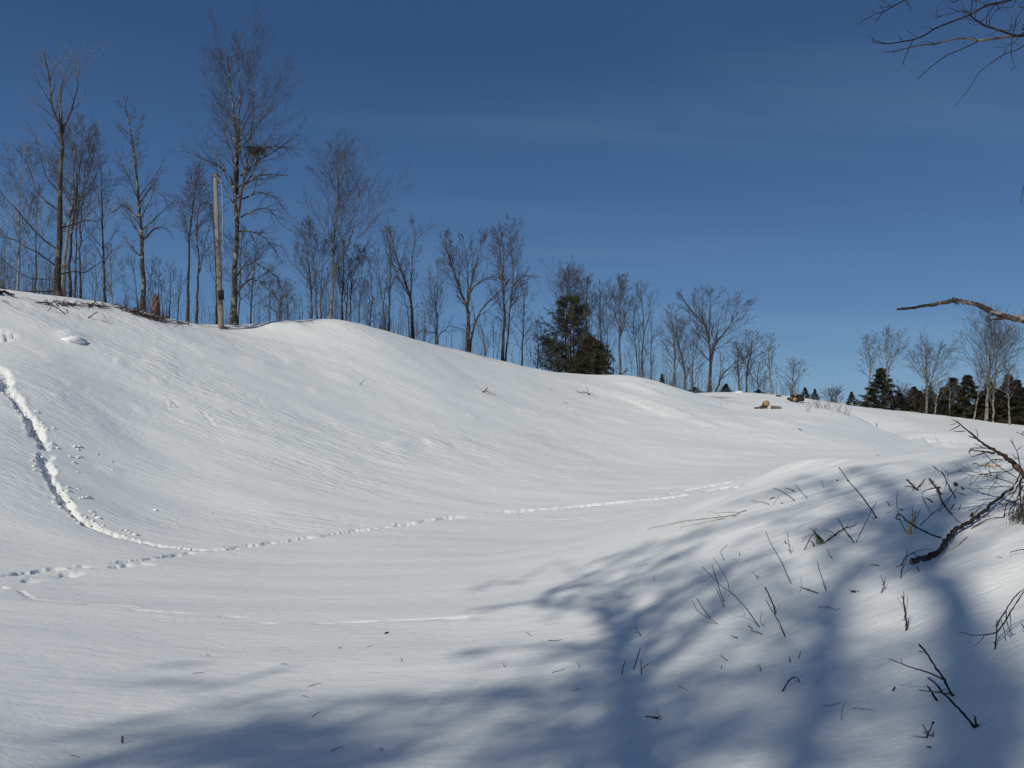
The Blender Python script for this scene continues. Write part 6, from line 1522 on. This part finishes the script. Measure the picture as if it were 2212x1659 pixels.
# ---------------------------------------------------------------- tree just outside the frame whose twigs hang in at the top right
def overhanging():
    rng = np.random.RandomState(88)
    fx, fy = 5.9, 4.9; foot = np.array([fx, fy, ground(fx, fy)])
    root = holder('overhanging_tree', foot, 'bare tree whose fine dark twigs hang into the top right corner of the sky', 'tree')
    top = foot + np.array([.3, .4, 9.0])
    Pt = resample([foot - [0, 0, .4], foot + [.05, 0, 2.5], foot + [-.05, .15, 5.5], top], 14); Rt = np.linspace(.15, .04, 14)
    Geo().tubes(Pt, Rt, 12).build('trunk', M['grey'], root, foot)
    Dn = 6.3
    def limb(w, pts, D0, D1, join=None, nm='limb', tp=.3, kids=0, mt='twig_backlit'):
        q = crop('O', pts); n = len(q)
        P = [at(x, y, D0 + (D1 - D0) * i / max(1, n - 1)) for i, (x, y) in enumerate(q)]
        if join is not None: P = [foot + np.array([0.02, .1, join])] + P
        P = smooth3(np.array(P)); Rd = w * .1947 * D0 / FPX / 2 * np.linspace(1, tp, len(P)) * (1 + rng.randn(len(P)) * .05)
        if join is not None: Rd[:4] *= 1.5
        Rd = np.maximum(Rd, .0013)
        g = Geo().tubes(P, Rd, 7 if w > 14 else 5)
        if kids:
            Q, Rq = sprout(P[None], Rd[None], kids, rng, s0=.15, s1=.95, ang=(35, 60), L=lambda s: np.full_like(s, .10), up=.1, K=4, rk=.5, rmin=.0014, wob=.3); g.tubes(Q, Rq, 4)
        g.build(nm, M[mt], root, foot)
    limb(30, [(2600,330),(2212,395),(2080,402),(1900,425),(1700,450),(1600,430),(1500,425),(1400,440),(1220,488),(1100,495),(950,525),(770,573),(660,571)], 6.4, 5.9, 3.0, mt='grey')
    limb(9, [(1700,455),(1640,410),(1560,430),(1535,510)], 6.1, 6.1, nm='twig'); limb(9, [(1220,488),(1190,470),(1120,458),(1060,475)], 6.0, 6.0, nm='twig'); limb(8, [(1225,490),(1210,520)], 6.0, 6.0, nm='twig'); limb(8, [(770,573),(755,555)], 5.9, 5.9, nm='twig')
    limb(13, [(1700,455),(1640,490),(1460,570),(1380,600),(1300,650),(1225,710),(1150,765),(1030,880)], 6.1, 5.8, tp=.6)
    limb(28, [(2700,-350),(2400,-110),(2120,-20),(1950,30),(1800,60),(1620,160),(1480,215),(1350,265),(1210,325),(1130,380),(1000,435),(870,460),(690,485),(540,465)], 6.4, 5.7, 4.4)
    limb(8, [(690,485),(600,460),(530,430),(485,385)], 5.7, 5.7, nm='twig'); limb(10, [(540,465),(540,430),(540,405)], 5.7, 5.7, nm='twig'); limb(9, [(870,460),(845,430),(820,385)], 5.75, 5.75, nm='twig'); limb(8, [(1030,415),(970,375),(912,335)], 5.8, 5.8, nm='twig'); limb(8, [(1210,325),(1150,303),(1085,298)], 5.8, 5.8, nm='twig')
    limb(10, [(985,440),(940,520),(920,580),(890,640),(873,690),(885,728)], 5.8, 5.7, nm='twig', tp=.6)
    limb(24, [(2212,395),(2100,388),(1940,335),(1770,280),(1720,245),(1660,210),(1620,165),(1635,60),(1632,-60)], 6.3, 6.0)
    limb(11, [(2212,500),(2150,545),(2070,575),(1990,605),(1900,660),(1760,760),(1670,870),(1600,990),(1450,1168)], 6.2, 5.8, tp=.45); limb(16, [(2500,250),(2330,400),(2212,500)], 6.4, 6.2, 2.9, tp=.7)
    limb(10, [(2070,575),(2075,470),(2085,400),(2110,290),(2150,180),(2212,60),(2260,-60)], 6.2, 6.2, nm='twig'); limb(9, [(2070,575),(2085,660),(2105,745)], 6.2, 6.2, nm='twig'); limb(6, [(2105,745),(2080,765),(2068,790)], 6.2, 6.2, nm='twig'); limb(6, [(2105,745),(2138,750)], 6.2, 6.2, nm='twig')
    limb(9, [(1620,150),(1500,125),(1400,155),(1300,175),(1240,180),(1190,158)], 6.0, 6.0, nm='twig'); limb(8, [(1300,175),(1255,200),(1235,200),(1245,140),(1255,75),(1340,0),(1400,-60)], 6.0, 6.0, nm='twig')
    limb(9, [(1620,150),(1520,130),(1430,105),(1380,85),(1335,62)], 6.0, 6.0, nm='twig'); limb(8, [(1600,130),(1510,100),(1470,70)], 6.0, 6.0, nm='twig'); limb(8, [(1560,130),(1530,50),(1515,-40)], 6.0, 6.0, nm='twig')
    limb(9, [(1670,200),(1690,130),(1800,60)], 6.1, 6.1, nm='twig'); limb(8, [(1660,120),(1685,30),(1640,0),(1560,-40)], 6.1, 6.1, nm='twig'); limb(9, [(1800,60),(1720,20),(1640,0),(1560,-30)], 6.1, 6.1, nm='twig')
    limb(9, [(1720,245),(1800,190),(1840,110),(1900,60),(1990,20)], 6.2, 6.2, nm='twig', kids=6); limb(9, [(1830,300),(1830,230),(1870,150),(1960,80),(2010,0)], 6.2, 6.2, nm='twig', kids=5)
    limb(8, [(1700,245),(1640,230),(1570,200),(1530,150)], 6.1, 6.1, nm='twig', kids=4); limb(8, [(1720,255),(1670,275),(1595,255)], 6.1, 6.1, nm='twig'); limb(8, [(1790,280),(1800,180),(1810,80),(1815,0)], 6.1, 6.1, nm='twig', kids=3)
    limb(9, [(2040,370),(2065,300),(2070,240),(2095,160)], 6.2, 6.2, nm='twig', kids=3); limb(8, [(2070,310),(2120,260),(2110,190)], 6.2, 6.2, nm='twig', kids=2); limb(8, [(2090,330),(2165,240),(2170,200)], 6.2, 6.2, nm='twig')
    limb(8, [(1960,340),(1900,350),(1850,385),(1755,400)], 6.2, 6.2, nm='twig'); limb(8, [(1960,340),(2080,335),(2260,335)], 6.2, 6.2, nm='twig')
    limb(8, [(2160,420),(2070,490),(2000,525),(1925,522)], 6.2, 6.2, nm='twig', kids=2); limb(8, [(2050,480),(1990,490),(1945,460)], 6.2, 6.2, nm='twig'); limb(7, [(2100,470),(2140,495),(2175,490),(2172,455)], 6.2, 6.2, nm='twig')
    limb(7, [(1995,605),(2005,570),(1998,530)], 6.2, 6.2, nm='twig'); limb(6, [(1860,695),(1850,730)], 6.1, 6.1, nm='twig'); limb(6, [(1900,665),(1885,705)], 6.1, 6.1, nm='twig'); limb(6, [(1955,630),(1960,665)], 6.1, 6.1, nm='twig')
    limb(8, [(1900,40),(1950,110),(1915,95)], 6.3, 6.3, nm='twig'); limb(8, [(2120,-20),(2100,50),(2040,90),(1980,70)], 6.3, 6.3, nm='twig'); limb(9, [(2212,90),(2160,70),(2180,30),(2230,0)], 6.3, 6.3, nm='twig')
    # the outer spray to the left
    limb(17, [(2600,-700),(1700,-420),(1200,-170),(890,0),(780,60),(650,130),(560,155),(500,190),(420,230)], 6.5, 5.6, 5.6); limb(8, [(420,230),(385,270),(350,245)], 5.6, 5.6, nm='twig'); limb(7, [(418,230),(410,205)], 5.6, 5.6, nm='twig')
    limb(8, [(775,65),(740,68),(680,30),(610,0),(560,-30)], 5.7, 5.7, nm='twig'); limb(7, [(740,68),(690,80),(640,78),(600,50)], 5.7, 5.7, nm='twig'); limb(9, [(655,130),(620,170),(585,225),(557,275)], 5.6, 5.6, nm='twig'); limb(7, [(600,205),(545,217)], 5.6, 5.6, nm='twig'); limb(7, [(650,128),(635,90),(615,65)], 5.6, 5.6, nm='twig'); limb(7, [(550,140),(530,112)], 5.6, 5.6, nm='twig')
    limb(9, [(890,-30),(930,50),(958,90),(955,122)], 5.7, 5.7, nm='twig'); limb(7, [(930,50),(895,50)], 5.7, 5.7, nm='twig')
    limb(8, [(1480,0),(1450,20),(1400,10),(1370,15)], 6.0, 6.0, nm='twig', kids=3); limb(7, [(1520,-60),(1450,20),(1410,40)], 6.0, 6.0, nm='twig')
overhanging()
M['snag'] = bark('snag_bark', (.035, .026, .022), (.10, .075, .06), (.26, .23, .20), scale=30, spots=14, bump=.6)
def broken_limb():
    """weathered snag with one long snapped limb, standing beyond the right edge"""
    rng = np.random.RandomState(89); f = lambda pts, D: [at(*q, D) for q in crop('R', pts)]
    D = 5.6
    join = f([(2800, 385)], 5.75)[0]; foot = join.copy(); foot[2] = ground(foot[0], foot[1])
    root = holder('dead_snag', foot, 'dead tree beyond the right edge, its snapped grey limb pointing left into the sky', 'tree')
    Geo().tubes(resample([foot - [0, 0, .4], join + [0, 0, 1.1]], 8), np.linspace(.10, .06, 8), 10, True).build('trunk', M['deadwood'], root, foot)
    P = np.array(f([(1175,181),(1290,175),(1390,158),(1520,135),(1635,120),(1720,122),(1830,150),(1950,200),(2050,240),(2212,270)], D) + f([(2350, 292), (2550, 335)], 5.66) + [join])
    P = smooth3(P, 4); n = len(P); w = np.interp(np.linspace(0, 1, n), [0, .1, .35, .5, .65, .8, 1], [4.6, 5.4, 8.0, 9.0, 10.5, 14, 20]) * D / FPX / 2
    P[1:-1] += rng.randn(n - 2, 3) * .003
    Geo().tubes(P, w * (1 + rng.randn(n) * .09), 10, True).build('limb', M['snag'], root, foot)
    for pts, ww in (([(1640,118),(1630,90),(1665,98),(1690,105)], 3.0), ([(1650,135),(1650,158)], 1.8), ([(1660,140),(1690,150)], 1.6), ([(2050,240),(2000,228),(1910,240)], 3.6), ([(2070,250),(2010,262),(1930,270)], 5.0), ([(2030,225),(2040,208)], 2.4), ([(1880,170),(1875,190)], 2.0), ([(1690,100),(1720,115)], 2.2)):
        Q = smooth3(np.array(f(pts, D - .02))); Geo().tubes(Q, ww * D / FPX / 2 * np.linspace(1.2, .4, len(Q)), 5, True).build('broken_stub', M['stickred'], root, foot)
    # a thin dark twig tip nearer the right edge, higher up
    Q = np.array([at(2222, 380, D), at(2211, 405, D), at(2205, 442, D)]); Geo().tubes(smooth3(Q), np.linspace(.004, .002, len(smooth3(Q))), 4).build('twig', M['stick'], root, foot)
broken_limb()
